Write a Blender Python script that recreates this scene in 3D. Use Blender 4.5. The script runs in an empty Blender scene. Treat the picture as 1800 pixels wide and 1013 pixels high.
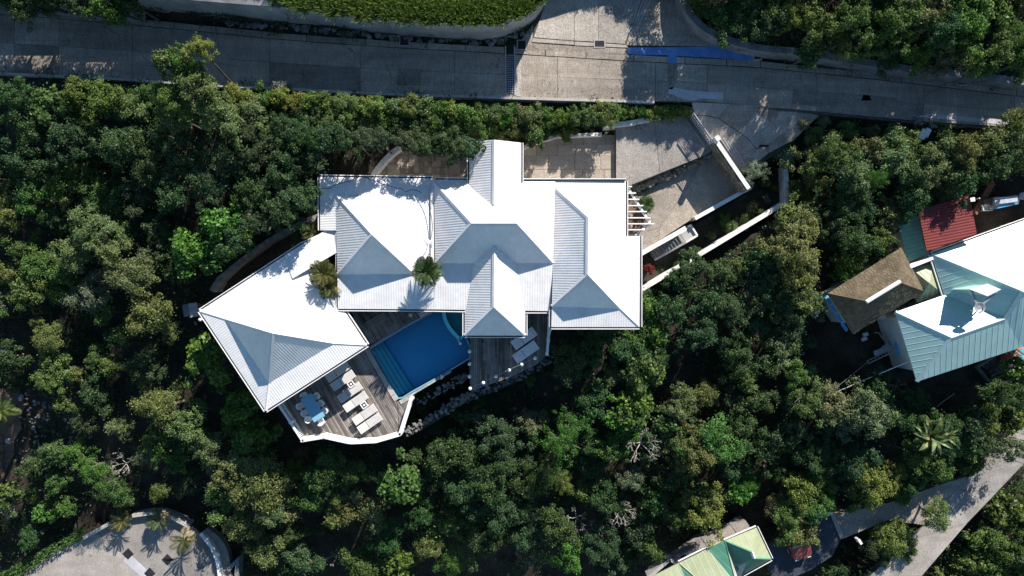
import bpy, bmesh, math, random
import numpy as np
from mathutils import Vector, Matrix

S = bpy.context.scene
COL = S.collection
R = math.radians

# ------------------------------------------------------------------ camera, sky, sun, exposure
CAM_H, FPX, CX, CY = 50.0, 1200.0, 900.0, 506.5
cam_d = bpy.data.cameras.new("camera")
cam_d.sensor_width = 36.0
cam_d.lens = 24.0
cam_d.clip_end = 2000.0
cam = bpy.data.objects.new("camera", cam_d)
cam.location = (0, 0, CAM_H)
COL.objects.link(cam)
S.camera = cam

SUN_AZ, SUN_EL = R(25.0), R(29.5)          # azimuth east of north (+Y)
world = bpy.data.worlds.new("World")
S.world = world
world.use_nodes = True
wn = world.node_tree.nodes
bg = wn["Background"]
sky = wn.new("ShaderNodeTexSky")
sky.sky_type = 'NISHITA'
sky.sun_disc = False
sky.sun_elevation = SUN_EL
sky.sun_rotation = SUN_AZ
sky.altitude = 100
sky.air_density = 1.0
sky.dust_density = 0.0
sky.ozone_density = 2.6
bg.inputs["Strength"].default_value = 0.074
tint = wn.new("ShaderNodeMix"); tint.data_type = 'RGBA'; tint.blend_type = 'MULTIPLY'
tint.inputs[0].default_value = 1.0
tint.inputs[7].default_value = (0.84, 0.97, 0.97, 1)          # multiplies the sky colour, tinting the shade cyan-blue
world.node_tree.links.new(sky.outputs[0], tint.inputs[6])
world.node_tree.links.new(tint.outputs[2], bg.inputs[0])
sd = bpy.data.lights.new("sun", 'SUN')
sd.energy = 5.0
sd.angle = R(0.5)
sd.color = (1.0, 0.935, 0.85)
sun = bpy.data.objects.new("sun", sd)
sdir = Vector((math.sin(SUN_AZ) * math.cos(SUN_EL), math.cos(SUN_AZ) * math.cos(SUN_EL), math.sin(SUN_EL)))
sun.rotation_euler = sdir.to_track_quat('Z', 'Y').to_euler()
sun.location = sdir * 60
COL.objects.link(sun)
S.view_settings.view_transform = 'Standard'
S.view_settings.look = 'None'
S.view_settings.exposure = 1.0
S.view_settings.gamma = 1.0
S.view_settings.use_curve_mapping = False
S.cycles.max_bounces = 6
S.cycles.transparent_max_bounces = 8
S.cycles.caustics_reflective = False
S.cycles.caustics_refractive = False

rnd = random.Random(7)

# ------------------------------------------------------------------ helpers
def P(px, py, z=0.0):
    """point at height z that lies on the photograph's ray through pixel (px, py)"""
    k = (CAM_H - z) / FPX
    return Vector(((px - CX) * k, (CY - py) * k, z))

def PP(pts, z=None):
    return [P(p[0], p[1], p[2] if len(p) > 2 else z) for p in pts]

class MB:
    def __init__(self):
        self.v, self.f, self.m = [], [], []
    def face(self, pts, mi=0):
        n = len(self.v)
        self.v.extend([tuple(p) for p in pts])
        self.f.append(tuple(range(n, n + len(pts))))
        self.m.append(mi)
    def prism(self, poly, z0, z1, mi=0):
        """poly: list of Vectors (xy used); side walls, top and bottom"""
        a = sum(poly[i].x * poly[(i + 1) % len(poly)].y - poly[(i + 1) % len(poly)].x * poly[i].y for i in range(len(poly)))
        pl = list(poly) if a > 0 else list(reversed(poly))
        n = len(self.v); k = len(pl)
        for p in pl: self.v.append((p.x, p.y, z0))
        for p in pl: self.v.append((p.x, p.y, z1))
        self.f.append(tuple(range(n + k - 1, n - 1, -1))); self.m.append(mi)
        self.f.append(tuple(range(n + k, n + 2 * k))); self.m.append(mi)
        for i in range(k):
            j = (i + 1) % k
            self.f.append((n + i, n + j, n + k + j, n + k + i)); self.m.append(mi)
    def box(self, c, s, rz=0.0, mi=0, rx=0.0, ry=0.0):
        M = Matrix.Translation(Vector(c)) @ Matrix.Rotation(rz, 4, 'Z') @ Matrix.Rotation(ry, 4, 'Y') @ Matrix.Rotation(rx, 4, 'X')
        x, y, z = s[0] / 2, s[1] / 2, s[2] / 2
        n = len(self.v)
        for p in ((-x,-y,-z),(x,-y,-z),(x,y,-z),(-x,y,-z),(-x,-y,z),(x,-y,z),(x,y,z),(-x,y,z)):
            self.v.append(tuple(M @ Vector(p)))
        for f in ((3,2,1,0),(4,5,6,7),(0,1,5,4),(1,2,6,5),(2,3,7,6),(3,0,4,7)):
            self.f.append(tuple(n + i for i in f)); self.m.append(mi)
    def beam(self, a, b, w, h, mi=0):
        """box whose top centre line runs a-b, width w (horizontal), height h (downwards)"""
        a, b = Vector(a), Vector(b)
        d = (b - a).normalized()
        s = Vector((-d.y, d.x, 0))
        if s.length < 1e-6: s = Vector((1, 0, 0))
        s.normalize(); s *= w / 2
        u = Vector((0, 0, -h))
        if abs(d.z) > 0.9: u = d.cross(s).normalized() * h
        n = len(self.v)
        for q in (a - s + u, a + s + u, b + s + u, b - s + u, a - s, a + s, b + s, b - s):
            self.v.append(tuple(q))
        for f in ((3,2,1,0),(4,5,6,7),(0,1,5,4),(1,2,6,5),(2,3,7,6),(3,0,4,7)):
            self.f.append(tuple(n + i for i in reversed(f))); self.m.append(mi)
    def tube(self, pts, rad, seg=6, mi=0, cap=True):
        pts = [Vector(p) for p in pts]
        rr = rad if isinstance(rad, (list, tuple)) else [rad] * len(pts)
        n = len(self.v); prev = None
        for i, p in enumerate(pts):
            d = (pts[min(i + 1, len(pts) - 1)] - pts[max(i - 1, 0)]).normalized()
            x = d.cross(Vector((0, 0, 1)) if abs(d.z) < 0.95 else Vector((1, 0, 0))).normalized()
            if prev is not None and x.dot(prev) < 0: x = -x
            prev = x
            y = d.cross(x)
            for k in range(seg):
                a = 2 * math.pi * k / seg
                self.v.append(tuple(p + (x * math.cos(a) + y * math.sin(a)) * rr[i]))
        for i in range(len(pts) - 1):
            for k in range(seg):
                k2 = (k + 1) % seg
                self.f.append((n + i*seg + k, n + i*seg + k2, n + (i+1)*seg + k2, n + (i+1)*seg + k)); self.m.append(mi)
        if cap:
            self.f.append(tuple(n + k for k in reversed(range(seg)))); self.m.append(mi)
            e = n + (len(pts) - 1) * seg
            self.f.append(tuple(e + k for k in range(seg))); self.m.append(mi)
    def lathe(self, c, prof, seg=16, mi=0):
        c = Vector(c); n = len(self.v)
        for r, z in prof:
            for k in range(seg):
                a = 2 * math.pi * k / seg
                self.v.append((c.x + r * math.cos(a), c.y + r * math.sin(a), c.z + z))
        for i in range(len(prof) - 1):
            for k in range(seg):
                k2 = (k + 1) % seg
                self.f.append((n + i*seg + k, n + i*seg + k2, n + (i+1)*seg + k2, n + (i+1)*seg + k)); self.m.append(mi)
        self.f.append(tuple(n + k for k in reversed(range(seg)))); self.m.append(mi)
        e = n + (len(prof) - 1) * seg
        self.f.append(tuple(e + k for k in range(seg))); self.m.append(mi)
    def rock(self, c, s, flat=0.65, mi=0):
        """irregular boulder"""
        c = Vector(c); n = len(self.v); a0 = rnd.uniform(0, 6.28)
        sx, sy = rnd.uniform(0.7, 1.3), rnd.uniform(0.7, 1.3)
        rings = ((0.75, -0.5), (1.0, 0.0), (0.72, 0.55))
        for r, z in rings:
            for k in range(7):
                a = a0 + 6.2832 * (k + rnd.uniform(-.3, .3)) / 7; q = r * s * rnd.uniform(0.75, 1.2)
                x, y = q * math.cos(a) * sx, q * math.sin(a) * sy
                self.v.append((c.x + x*math.cos(a0) - y*math.sin(a0), c.y + x*math.sin(a0) + y*math.cos(a0), c.z + z * s * flat * rnd.uniform(.75, 1.25)))
        self.v.append((c.x + rnd.uniform(-.2, .2)*s, c.y + rnd.uniform(-.2, .2)*s, c.z + s * flat * rnd.uniform(.8, 1.05)))
        for i in range(2):
            for k in range(7):
                k2 = (k + 1) % 7
                self.f.append((n + i*7 + k, n + i*7 + k2, n + i*7 + 7 + k2, n + i*7 + 7 + k)); self.m.append(mi)
        for k in range(7):
            self.f.append((n + 14 + k, n + 14 + (k+1) % 7, n + 21)); self.m.append(mi)
        self.f.append(tuple(n + k for k in reversed(range(7)))); self.m.append(mi)
    def mesh(self, name, mats, off=None, smooth=False):
        me = bpy.data.meshes.new(name)
        v = self.v if off is None else [(p[0]-off[0], p[1]-off[1], p[2]-off[2]) for p in self.v]
        me.from_pydata(v, [], self.f)
        if not isinstance(mats, (list, tuple)): mats = [mats]
        for m in mats: me.materials.append(m)
        if len(mats) > 1: me.polygons.foreach_set("material_index", self.m)
        if smooth: me.polygons.foreach_set("use_smooth", [True] * len(me.polygons))
        me.update()
        return me

def wloc(o):
    p = Vector((0, 0, 0))
    while o is not None:
        p += o.location; o = o.parent
    return p

def put(name, mb, mats, parent=None, kind=None, label=None, smooth=False):
    """link a mesh built in world coordinates (parents unrotated)"""
    off = wloc(parent) if parent is not None else None
    o = bpy.data.objects.new(name, mb.mesh(name, mats, off, smooth))
    COL.objects.link(o)
    if parent is not None: o.parent = parent
    if kind: o["kind"] = kind
    if label: o["label"] = label
    return o

def inst(name, me, parent=None, loc=(0, 0, 0), rz=0.0, scale=None, rot=None):
    """link existing mesh data; loc is relative to the parent"""
    o = bpy.data.objects.new(name, me)
    COL.objects.link(o)
    o.location = loc
    o.rotation_euler = rot if rot is not None else (0, 0, rz)
    if scale is not None: o.scale = (scale,) * 3 if not isinstance(scale, (tuple, list, Vector)) else scale
    if parent is not None: o.parent = parent
    return o

def thing(name, label, cat, loc=(0, 0, 0), rz=0.0, group=None):
    o = bpy.data.objects.new(name, None)
    o.empty_display_size = 0.2
    COL.objects.link(o)
    o.location = loc; o.rotation_euler = (0, 0, rz)
    tag(o, label, cat, group)
    return o

def tag(o, label=None, cat=None, group=None, kind=None):
    if label: o["label"] = label
    if cat: o["category"] = cat
    if group: o["group"] = group
    if kind: o["kind"] = kind
    return o

def copy_tree(o, parent=None):
    c = o.copy(); COL.objects.link(c)
    if parent is not None: c.parent = parent
    for ch in list(o.children): copy_tree(ch, c)
    return c

def inside(x, y, poly):
    c = False; j = len(poly) - 1
    for i in range(len(poly)):
        xi, yi = poly[i][0], poly[i][1]; xj, yj = poly[j][0], poly[j][1]
        if (yi > y) != (yj > y) and x < (xj - xi) * (y - yi) / (yj - yi) + xi: c = not c
        j = i
    return c

def pdist(x, y, poly):
    best = 1e9
    for i in range(len(poly)):
        ax, ay = poly[i][0], poly[i][1]; bx, by = poly[(i+1) % len(poly)][0], poly[(i+1) % len(poly)][1]
        dx, dy = bx - ax, by - ay
        t = max(0, min(1, ((x-ax)*dx + (y-ay)*dy) / (dx*dx + dy*dy + 1e-9)))
        best = min(best, math.hypot(x - ax - t*dx, y - ay - t*dy))
    return best

def lerp_tab(tab, x):
    if x <= tab[0][0]: 
        a, b = tab[0], tab[1]
    elif x >= tab[-1][0]:
        a, b = tab[-2], tab[-1]
    else:
        for i in range(len(tab) - 1):
            if tab[i][0] <= x <= tab[i+1][0]: a, b = tab[i], tab[i+1]; break
    return a[1] + (b[1] - a[1]) * (x - a[0]) / (b[0] - a[0])

def smooth_path(pts, n=6):
    """Catmull-Rom through Vectors"""
    out = []
    for i in range(len(pts) - 1):
        p0 = pts[max(i-1, 0)]; p1 = pts[i]; p2 = pts[i+1]; p3 = pts[min(i+2, len(pts)-1)]
        for k in range(n):
            t = k / n
            out.append(0.5 * ((2*p1) + (p2-p0)*t + (2*p0-5*p1+4*p2-p3)*t*t + (3*p1-p0-3*p2+p3)*t*t*t))
    out.append(pts[-1])
    return out

def ribbon(mb, path, thick, z0, z1, mi=0):
    """a wall of constant thickness along a polyline (mitred), from z0 to z1"""
    n = len(path); L, Rr = [], []
    for i in range(n):
        d1 = (path[i] - path[i-1]) if i > 0 else (path[1] - path[0])
        d2 = (path[i+1] - path[i]) if i < n-1 else d1
        d1 = Vector((d1.x, d1.y, 0)).normalized(); d2 = Vector((d2.x, d2.y, 0)).normalized()
        nn = (Vector((-d1.y, d1.x, 0)) + Vector((-d2.y, d2.x, 0))).normalized()
        k = 1 / max(0.5, nn.dot(Vector((-d1.y, d1.x, 0))))
        L.append(path[i] + nn * thick/2 * k); Rr.append(path[i] - nn * thick/2 * k)
    mb.prism(L + Rr[::-1], z0, z1, mi)

# ------------------------------------------------------------------ materials
def new_mat(name):
    m = bpy.data.materials.new(name); m.use_nodes = True
    nt = m.node_tree
    b = nt.nodes["Principled BSDF"]
    return m, nt, b

def N(nt, t, **kw):
    n = nt.nodes.new(t)
    for k, v in kw.items(): setattr(n, k, v)
    return n

def ramp(nt, fac, stops):
    r = N(nt, "ShaderNodeValToRGB")
    e = r.color_ramp.elements
    e[0].position, e[0].color = stops[0][0], (*stops[0][1], 1)
    e[1].position, e[1].color = stops[-1][0], (*stops[-1][1], 1)
    for p, c in stops[1:-1]:
        x = e.new(p); x.color = (*c, 1)
    nt.links.new(fac, r.inputs[0])
    return r.outputs[0]

def noise(nt, scale, detail=4, rough=0.6, vec=None, out=0):
    n = N(nt, "ShaderNodeTexNoise")
    n.inputs["Scale"].default_value = scale
    n.inputs["Detail"].default_value = detail
    n.inputs["Roughness"].default_value = rough
    if vec is None:
        g = N(nt, "ShaderNodeNewGeometry"); vec = g.outputs["Position"]
    nt.links.new(vec, n.inputs["Vector"])
    return n.outputs[out]

def mixc(nt, a, b, fac, mode='MIX'):
    m = N(nt, "ShaderNodeMix", data_type='RGBA', blend_type=mode)
    for s, v in ((m.inputs[0], fac), (m.inputs[6], a), (m.inputs[7], b)):
        if hasattr(v, "links"): nt.links.new(v, s)
        elif isinstance(v, (int, float)): s.default_value = v
        else: s.default_value = (*v, 1)
    return m.outputs[2]

def bump(nt, b, h, strength=0.3, dist=0.02):
    n = N(nt, "ShaderNodeBump")
    n.inputs["Strength"].default_value = strength
    n.inputs["Distance"].default_value = dist
    nt.links.new(h, n.inputs["Height"])
    nt.links.new(n.outputs[0], b.inputs["Normal"])

def dirty(name, c1, c2, scale=0.8, fine=25, rough=0.8, metal=0.0, bstr=0.2, contrast=(0.35, 0.65), island=0.0, speck=0.15, spec=0.3):
    """two-tone mottled material with fine speckle; island = brightness change per loose piece"""
    m, nt, b = new_mat(name)
    f = noise(nt, scale, 6, 0.65)
    c = ramp(nt, f, [(contrast[0], c1), (contrast[1], c2)])
    f2 = noise(nt, fine, 3, 0.7)
    g = ramp(nt, f2, [(0.3, (1 - speck,) * 3), (0.7, (1 + speck,) * 3)])
    c = mixc(nt, c, g, 1.0, 'MULTIPLY')
    if island:
        geo = N(nt, "ShaderNodeNewGeometry")
        oi = N(nt, "ShaderNodeObjectInfo")
        ad = N(nt, "ShaderNodeMath", operation='ADD')
        nt.links.new(geo.outputs["Random Per Island"], ad.inputs[0]); nt.links.new(oi.outputs["Random"], ad.inputs[1])
        fr = N(nt, "ShaderNodeMath", operation='FRACT'); nt.links.new(ad.outputs[0], fr.inputs[0])
        k = ramp(nt, fr.outputs[0], [(0.0, (1 - island,) * 3), (1.0, (1 + island,) * 3)])
        c = mixc(nt, c, k, 1.0, 'MULTIPLY')
    nt.links.new(c, b.inputs["Base Color"])
    b.inputs["Roughness"].default_value = rough
    b.inputs["Metallic"].default_value = metal
    b.inputs["Specular IOR Level"].default_value = spec
    if bstr: bump(nt, b, f2, bstr, 0.02)
    return m

M = {}
M['roof_white'] = dirty("white_roof_metal", (0.61, 0.605, 0.605), (0.71, 0.705, 0.705), 0.9, 3.5, 0.38, 0, 0.0, speck=0.05, spec=0.5)
M['white_trim'] = dirty("white_trim", (0.68, 0.67, 0.66), (0.8, 0.79, 0.78), 1.5, 12, 0.5, 0, 0.05, speck=0.05)
M['wall_face'] = dirty("old_retaining_concrete", (0.26, 0.255, 0.25), (0.4, 0.395, 0.385), 0.7, 14, 0.9, 0, 0.2)
M['stucco'] = dirty("stucco", (0.5, 0.47, 0.42), (0.66, 0.63, 0.58), 0.6, 30, 0.9, 0, 0.2)
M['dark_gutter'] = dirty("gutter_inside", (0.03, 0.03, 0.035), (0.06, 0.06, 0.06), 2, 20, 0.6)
M['white_wall'] = dirty("white_painted_wall", (0.5, 0.49, 0.47), (0.74, 0.72, 0.7), 0.9, 18, 0.8, 0, 0.1, contrast=(0.3, 0.55), speck=0.08)
M['grey_wall'] = dirty("weathered_shade_grey_wall", (0.11, 0.115, 0.125), (0.22, 0.225, 0.235), 0.7, 14, 0.9, 0, 0.2)  # darkened in colour so the sunlit curved wall and caps look shaded

def road_mat(name, c1, c2, stain=(0.12, 0.115, 0.11), stain_amt=0.6, cracks=True, broom=0.4):
    m, nt, b = new_mat(name)
    geo = N(nt, "ShaderNodeNewGeometry")
    oi = N(nt, "ShaderNodeObjectInfo")
    base = ramp(nt, noise(nt, 0.45, 7, 0.7), [(0.36, c1), (0.64, c2)])
    # fine aggregate
    sp = ramp(nt, noise(nt, 16, 4, 0.8), [(0.36, (0.3, 0.3, 0.3)), (0.6, (1.3, 1.3, 1.3))])
    base = mixc(nt, base, sp, 0.85, 'MULTIPLY')
    # broom lines across the lane
    mp = N(nt, "ShaderNodeMapping"); mp.inputs["Scale"].default_value = (9.0, 0.8, 1)
    nt.links.new(geo.outputs["Position"], mp.inputs[0])
    br = ramp(nt, noise(nt, 1.6, 3, 0.7, mp.outputs[0]), [(0.32, (0.5, 0.5, 0.5)), (0.68, (1.25, 1.25, 1.25))])
    base = mixc(nt, base, br, broom, 'MULTIPLY')
    mt = N(nt, "ShaderNodeMapping"); mt.inputs["Scale"].default_value = (0.07, 1.1, 1)
    nt.links.new(geo.outputs["Position"], mt.inputs[0])
    ty = ramp(nt, noise(nt, 1.3, 4, 0.6, mt.outputs[0]), [(0.38, (0.68, 0.67, 0.66)), (0.6, (1.08, 1.08, 1.08))])
    base = mixc(nt, base, ty, 0.55 if cracks else 0.2, 'MULTIPLY')       # tyre wear along the lane
    st = ramp(nt, noise(nt, 0.22, 8, 0.72), [(0.47, (0, 0, 0)), (0.66, (1, 1, 1))])
    f = N(nt, "ShaderNodeMath", operation='MULTIPLY'); f.inputs[1].default_value = stain_amt
    nt.links.new(st, f.inputs[0])
    base = mixc(nt, base, stain, f.outputs[0])
    k = ramp(nt, oi.outputs["Random"], [(0.0, (0.84, 0.84, 0.85)), (1.0, (1.12, 1.1, 1.08))])
    base = mixc(nt, base, k, 1.0, 'MULTIPLY')
    if cracks:
        wob = N(nt, "ShaderNodeVectorMath", operation='ADD')
        nn = N(nt, "ShaderNodeTexNoise"); nn.inputs["Scale"].default_value = 0.9; nn.inputs["Detail"].default_value = 5
        nt.links.new(geo.outputs["Position"], nn.inputs["Vector"])
        nt.links.new(geo.outputs["Position"], wob.inputs[0]); nt.links.new(nn.outputs["Color"], wob.inputs[1])
        vo = N(nt, "ShaderNodeTexVoronoi", feature='DISTANCE_TO_EDGE'); vo.inputs["Scale"].default_value = 0.28
        nt.links.new(wob.outputs[0], vo.inputs["Vector"])
        ck = ramp(nt, vo.outputs["Distance"], [(0.0, (0.35, 0.34, 0.33)), (0.008, (1, 1, 1))])
        msk = ramp(nt, noise(nt, 0.3, 2), [(0.5, (0, 0, 0)), (0.56, (1, 1, 1))])
        base = mixc(nt, base, ck, msk, 'MULTIPLY')
    nt.links.new(base, b.inputs["Base Color"])
    b.inputs["Roughness"].default_value = 0.9
    b.inputs["Specular IOR Level"].default_value = 0.2
    bump(nt, b, noise(nt, 22, 4, 0.7), 0.35, 0.02)
    return m

M['road'] = road_mat("road_concrete", (0.32, 0.277, 0.232), (0.48, 0.42, 0.355), stain=(0.17, 0.15, 0.13), stain_amt=0.6, broom=0.5)
M['road_dark'] = road_mat("road_asphalt_patch", (0.23, 0.2, 0.17), (0.35, 0.308, 0.262), stain_amt=0.5)
M['apron'] = road_mat("driveway_concrete", (0.34, 0.31, 0.275), (0.48, 0.44, 0.395), stain=(0.2, 0.18, 0.16), stain_amt=0.55, cracks=False, broom=0.2)
M['court'] = road_mat("courtyard_concrete", (0.34, 0.295, 0.245), (0.48, 0.42, 0.355), stain=(0.19, 0.165, 0.14), stain_amt=0.6, cracks=False, broom=0.12)
M['drive'] = road_mat("drive_slab_concrete", (0.27, 0.25, 0.23), (0.4, 0.37, 0.34), stain=(0.13, 0.12, 0.11), stain_amt=0.7, cracks=False, broom=0.15)
M['joint'] = dirty("road_base", (0.05, 0.048, 0.045), (0.1, 0.095, 0.09), 2, 20, 0.95)
M['tile_dark'] = dirty("dark_stone_tile", (0.19, 0.165, 0.14), (0.31, 0.275, 0.235), 1.6, 14, 0.85, 0, 0.3, island=0.3)
M['stone'] = dirty("rubble_stone", (0.1, 0.098, 0.093), (0.21, 0.205, 0.195), 2.5, 18, 0.9, 0, 0.4, island=0.35)
M['brown_stone'] = dirty("brown_stone", (0.15, 0.12, 0.085), (0.31, 0.26, 0.19), 2.0, 14, 0.9, 0, 0.5, island=0.3)
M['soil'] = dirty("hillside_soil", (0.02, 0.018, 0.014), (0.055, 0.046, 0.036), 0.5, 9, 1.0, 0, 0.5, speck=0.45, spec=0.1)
M['red_soil'] = dirty("bare_red_soil", (0.10, 0.06, 0.04), (0.2, 0.13, 0.09), 0.8, 9, 1.0, 0, 0.5, speck=0.35)
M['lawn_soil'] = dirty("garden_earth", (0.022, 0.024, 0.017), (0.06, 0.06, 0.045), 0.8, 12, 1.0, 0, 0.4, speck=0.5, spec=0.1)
M['blue_paint'] = dirty("blue_painted_concrete", (0.07, 0.17, 0.42), (0.14, 0.27, 0.55), 0.9, 12, 0.8, 0, 0.15, speck=0.15)
M['pale_patch'] = dirty("pale_concrete_patch", (0.36, 0.36, 0.39), (0.48, 0.47, 0.49), 1.0, 14, 0.9)
M['black_metal'] = dirty("black_iron", (0.015, 0.015, 0.017), (0.04, 0.04, 0.042), 3, 30, 0.55, 0.3)
M['steel'] = dirty("grey_steel", (0.3, 0.3, 0.31), (0.45, 0.45, 0.46), 3, 30, 0.45, 0.5)
M['sling'] = dirty("white_sling_fabric", (0.46, 0.44, 0.42), (0.54, 0.515, 0.49), 3, 60, 0.85, 0, 0.1, speck=0.06)
M['cushion'] = dirty("pale_cushion_fabric", (0.6, 0.61, 0.63), (0.7, 0.7, 0.72), 3, 60, 0.9, 0, 0.1, speck=0.05)
M['plastic'] = dirty("white_plastic", (0.7, 0.7, 0.7), (0.78, 0.77, 0.76), 3, 30, 0.4, spec=0.5)
M['teal'] = dirty("teal_roof_metal", (0.33, 0.5, 0.475), (0.4, 0.56, 0.535), 0.7, 8, 0.36, 0, 0.0, speck=0.08, spec=0.9)
M['teal_cap'] = dirty("teal_ridge_metal", (0.38, 0.52, 0.52), (0.45, 0.58, 0.58), 1.5, 8, 0.4)
M['red_roof'] = dirty("red_roof_paint", (0.13, 0.018, 0.018), (0.18, 0.027, 0.026), 0.8, 10, 0.6, speck=0.15)
M['green_roof_shaded'] = dirty("green_roof_shaded_paint", (0.06, 0.19, 0.13), (0.1, 0.25, 0.17), 0.7, 9, 0.45, speck=0.12, spec=0.5)  # green house slopes turned from the sun, shade put into the colour
M['lean_green_lit'] = dirty("lean_to_lit_green_sheet", (0.22, 0.38, 0.26), (0.28, 0.45, 0.31), 0.8, 10, 0.5)  # sunlight put into the colour; trees cast shade on this sheet
M['pale_and_lit_green'] = dirty("pale_and_lit_green_roof_metal", (0.24, 0.275, 0.165), (0.3, 0.33, 0.21), 0.7, 9, 0.45, speck=0.1, spec=0.5)  # green house's sunlit slopes, lightened in colour; porch roof is pale green itself
M['shingle'] = dirty("brown_shingle", (0.085, 0.066, 0.042), (0.135, 0.107, 0.07), 0.8, 18, 0.9, 0, 0.3, island=0.22, speck=0.25)
M['bark'] = dirty("tree_bark", (0.06, 0.054, 0.046), (0.14, 0.125, 0.105), 3, 20, 0.95, 0, 0.4)
M['dead_wood'] = dirty("bleached_dead_wood", (0.25, 0.225, 0.195), (0.4, 0.37, 0.33), 3, 20, 0.9)
M['bright_blue'] = dirty("bright_blue_plastic", (0.05, 0.28, 0.55), (0.1, 0.36, 0.65), 2, 20, 0.5)
M['cyan'] = dirty("cyan_float_plastic", (0.02, 0.42, 0.6), (0.05, 0.5, 0.7), 2, 20, 0.4)
M['orange'] = dirty("orange_plastic", (0.6, 0.2, 0.04), (0.7, 0.26, 0.07), 2, 20, 0.5)
M['dark_timber'] = dirty("dark_old_timber", (0.025, 0.023, 0.022), (0.085, 0.08, 0.075), 3, 20, 0.95, island=0.5)
M['red_tarp'] = dirty("red_tarp", (0.2, 0.03, 0.025), (0.32, 0.06, 0.05), 3, 20, 0.8)
M['tarp'] = dirty("silver_blue_tarp", (0.3, 0.36, 0.44), (0.5, 0.55, 0.62), 2, 15, 0.6)
M['rust'] = dirty("rusty_brown", (0.13, 0.06, 0.04), (0.25, 0.12, 0.08), 4, 20, 0.9)
M['car_paint'] = dirty("red_car_paint", (0.2, 0.045, 0.03), (0.25, 0.06, 0.04), 2, 20, 0.25, speck=0.02, spec=0.7)
M['car_glass'] = dirty("car_glass", (0.03, 0.07, 0.08), (0.06, 0.11, 0.12), 2, 20, 0.08, speck=0.02, spec=0.8)
M['rubber'] = dirty("black_rubber", (0.015, 0.015, 0.015), (0.03, 0.03, 0.03), 3, 30, 0.9)
M['dark_pad'] = road_mat("dark_driveway_asphalt", (0.05, 0.06, 0.08), (0.085, 0.1, 0.13), stain=(0.04, 0.045, 0.055), stain_amt=0.5, cracks=False)
M['pool_tile'] = dirty("pool_tile", (0.06, 0.62, 0.93), (0.12, 0.7, 0.95), 0.6, 14, 0.5, speck=0.12)
M['pool_step'] = dirty("pool_step_tile", (0.1, 0.66, 0.78), (0.16, 0.74, 0.84), 0.8, 14, 0.5, speck=0.1)
M['spa_tile'] = dirty("spa_tile", (0.03, 0.4, 0.42), (0.06, 0.5, 0.5), 0.8, 14, 0.5, speck=0.1)
M['table_glass'] = dirty("blue_glass_table", (0.17, 0.37, 0.49), (0.2, 0.41, 0.53), 2, 20, 0.15, 0, 0, speck=0.02, spec=0.8)
M['pool_rim'] = dirty("pool_rim_tile", (0.13, 0.3, 0.42), (0.2, 0.37, 0.48), 1.5, 18, 0.5)
M['coping'] = dirty("grey_coping_stone", (0.3, 0.29, 0.275), (0.42, 0.4, 0.38), 1.2, 18, 0.85, 0, 0.2)

def deck_mat():
    m, nt, b = new_mat("weathered_deck_timber")
    geo = N(nt, "ShaderNodeNewGeometry")
    isl = geo.outputs["Random Per Island"]
    c = ramp(nt, isl, [(0.0, (0.12, 0.105, 0.096)), (0.5, (0.225, 0.198, 0.18)), (1.0, (0.34, 0.305, 0.28))])
    g = ramp(nt, noise(nt, 0.7, 6, 0.7), [(0.35, (0.55, 0.55, 0.55)), (0.65, (1.2, 1.2, 1.2))])
    c = mixc(nt, c, g, 0.8, 'MULTIPLY')
    g2 = ramp(nt, noise(nt, 14, 3, 0.7), [(0.3, (0.75, 0.75, 0.75)), (0.7, (1.2, 1.2, 1.2))])
    c = mixc(nt, c, g2, 0.8, 'MULTIPLY')
    nt.links.new(c, b.inputs["Base Color"])
    b.inputs["Roughness"].default_value = 0.8
    b.inputs["Specular IOR Level"].default_value = 0.25
    return m
M['deck'] = deck_mat()

def leaf_mat(name, gloss=0.014, trans=0.25):
    """leaf colour comes from the object's own colour, varied leaf by leaf"""
    m, nt, b = new_mat(name)
    out = nt.nodes["Material Output"]
    nt.nodes.remove(b)
    geo = N(nt, "ShaderNodeNewGeometry"); oi = N(nt, "ShaderNodeObjectInfo")
    k = ramp(nt, geo.outputs["Random Per Island"], [(0.0, (0.5, 0.55, 0.6)), (0.55, (1.0, 1.0, 1.0)), (0.9, (1.4, 1.35, 1.1)), (1.0, (1.8, 1.7, 1.3))])
    c = mixc(nt, oi.outputs["Color"], k, 1.0, 'MULTIPLY')
    d = N(nt, "ShaderNodeBsdfDiffuse"); nt.links.new(c, d.inputs[0])
    t = N(nt, "ShaderNodeBsdfTranslucent"); nt.links.new(mixc(nt, c, (1.1, 1.3, 0.5), 1.0, 'MULTIPLY'), t.inputs[0])
    g = N(nt, "ShaderNodeBsdfGlossy"); g.inputs["Roughness"].default_value = 0.5; g.inputs[0].default_value = (0.9, 0.95, 0.9, 1)
    m1 = N(nt, "ShaderNodeMixShader"); m1.inputs[0].default_value = trans
    nt.links.new(d.outputs[0], m1.inputs[1]); nt.links.new(t.outputs[0], m1.inputs[2])
    m2 = N(nt, "ShaderNodeMixShader"); m2.inputs[0].default_value = gloss
    nt.links.new(m1.outputs[0], m2.inputs[1]); nt.links.new(g.outputs[0], m2.inputs[2])
    nt.links.new(m2.outputs[0], out.inputs[0])
    return m
M['leaf'] = leaf_mat("leaf")

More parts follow.
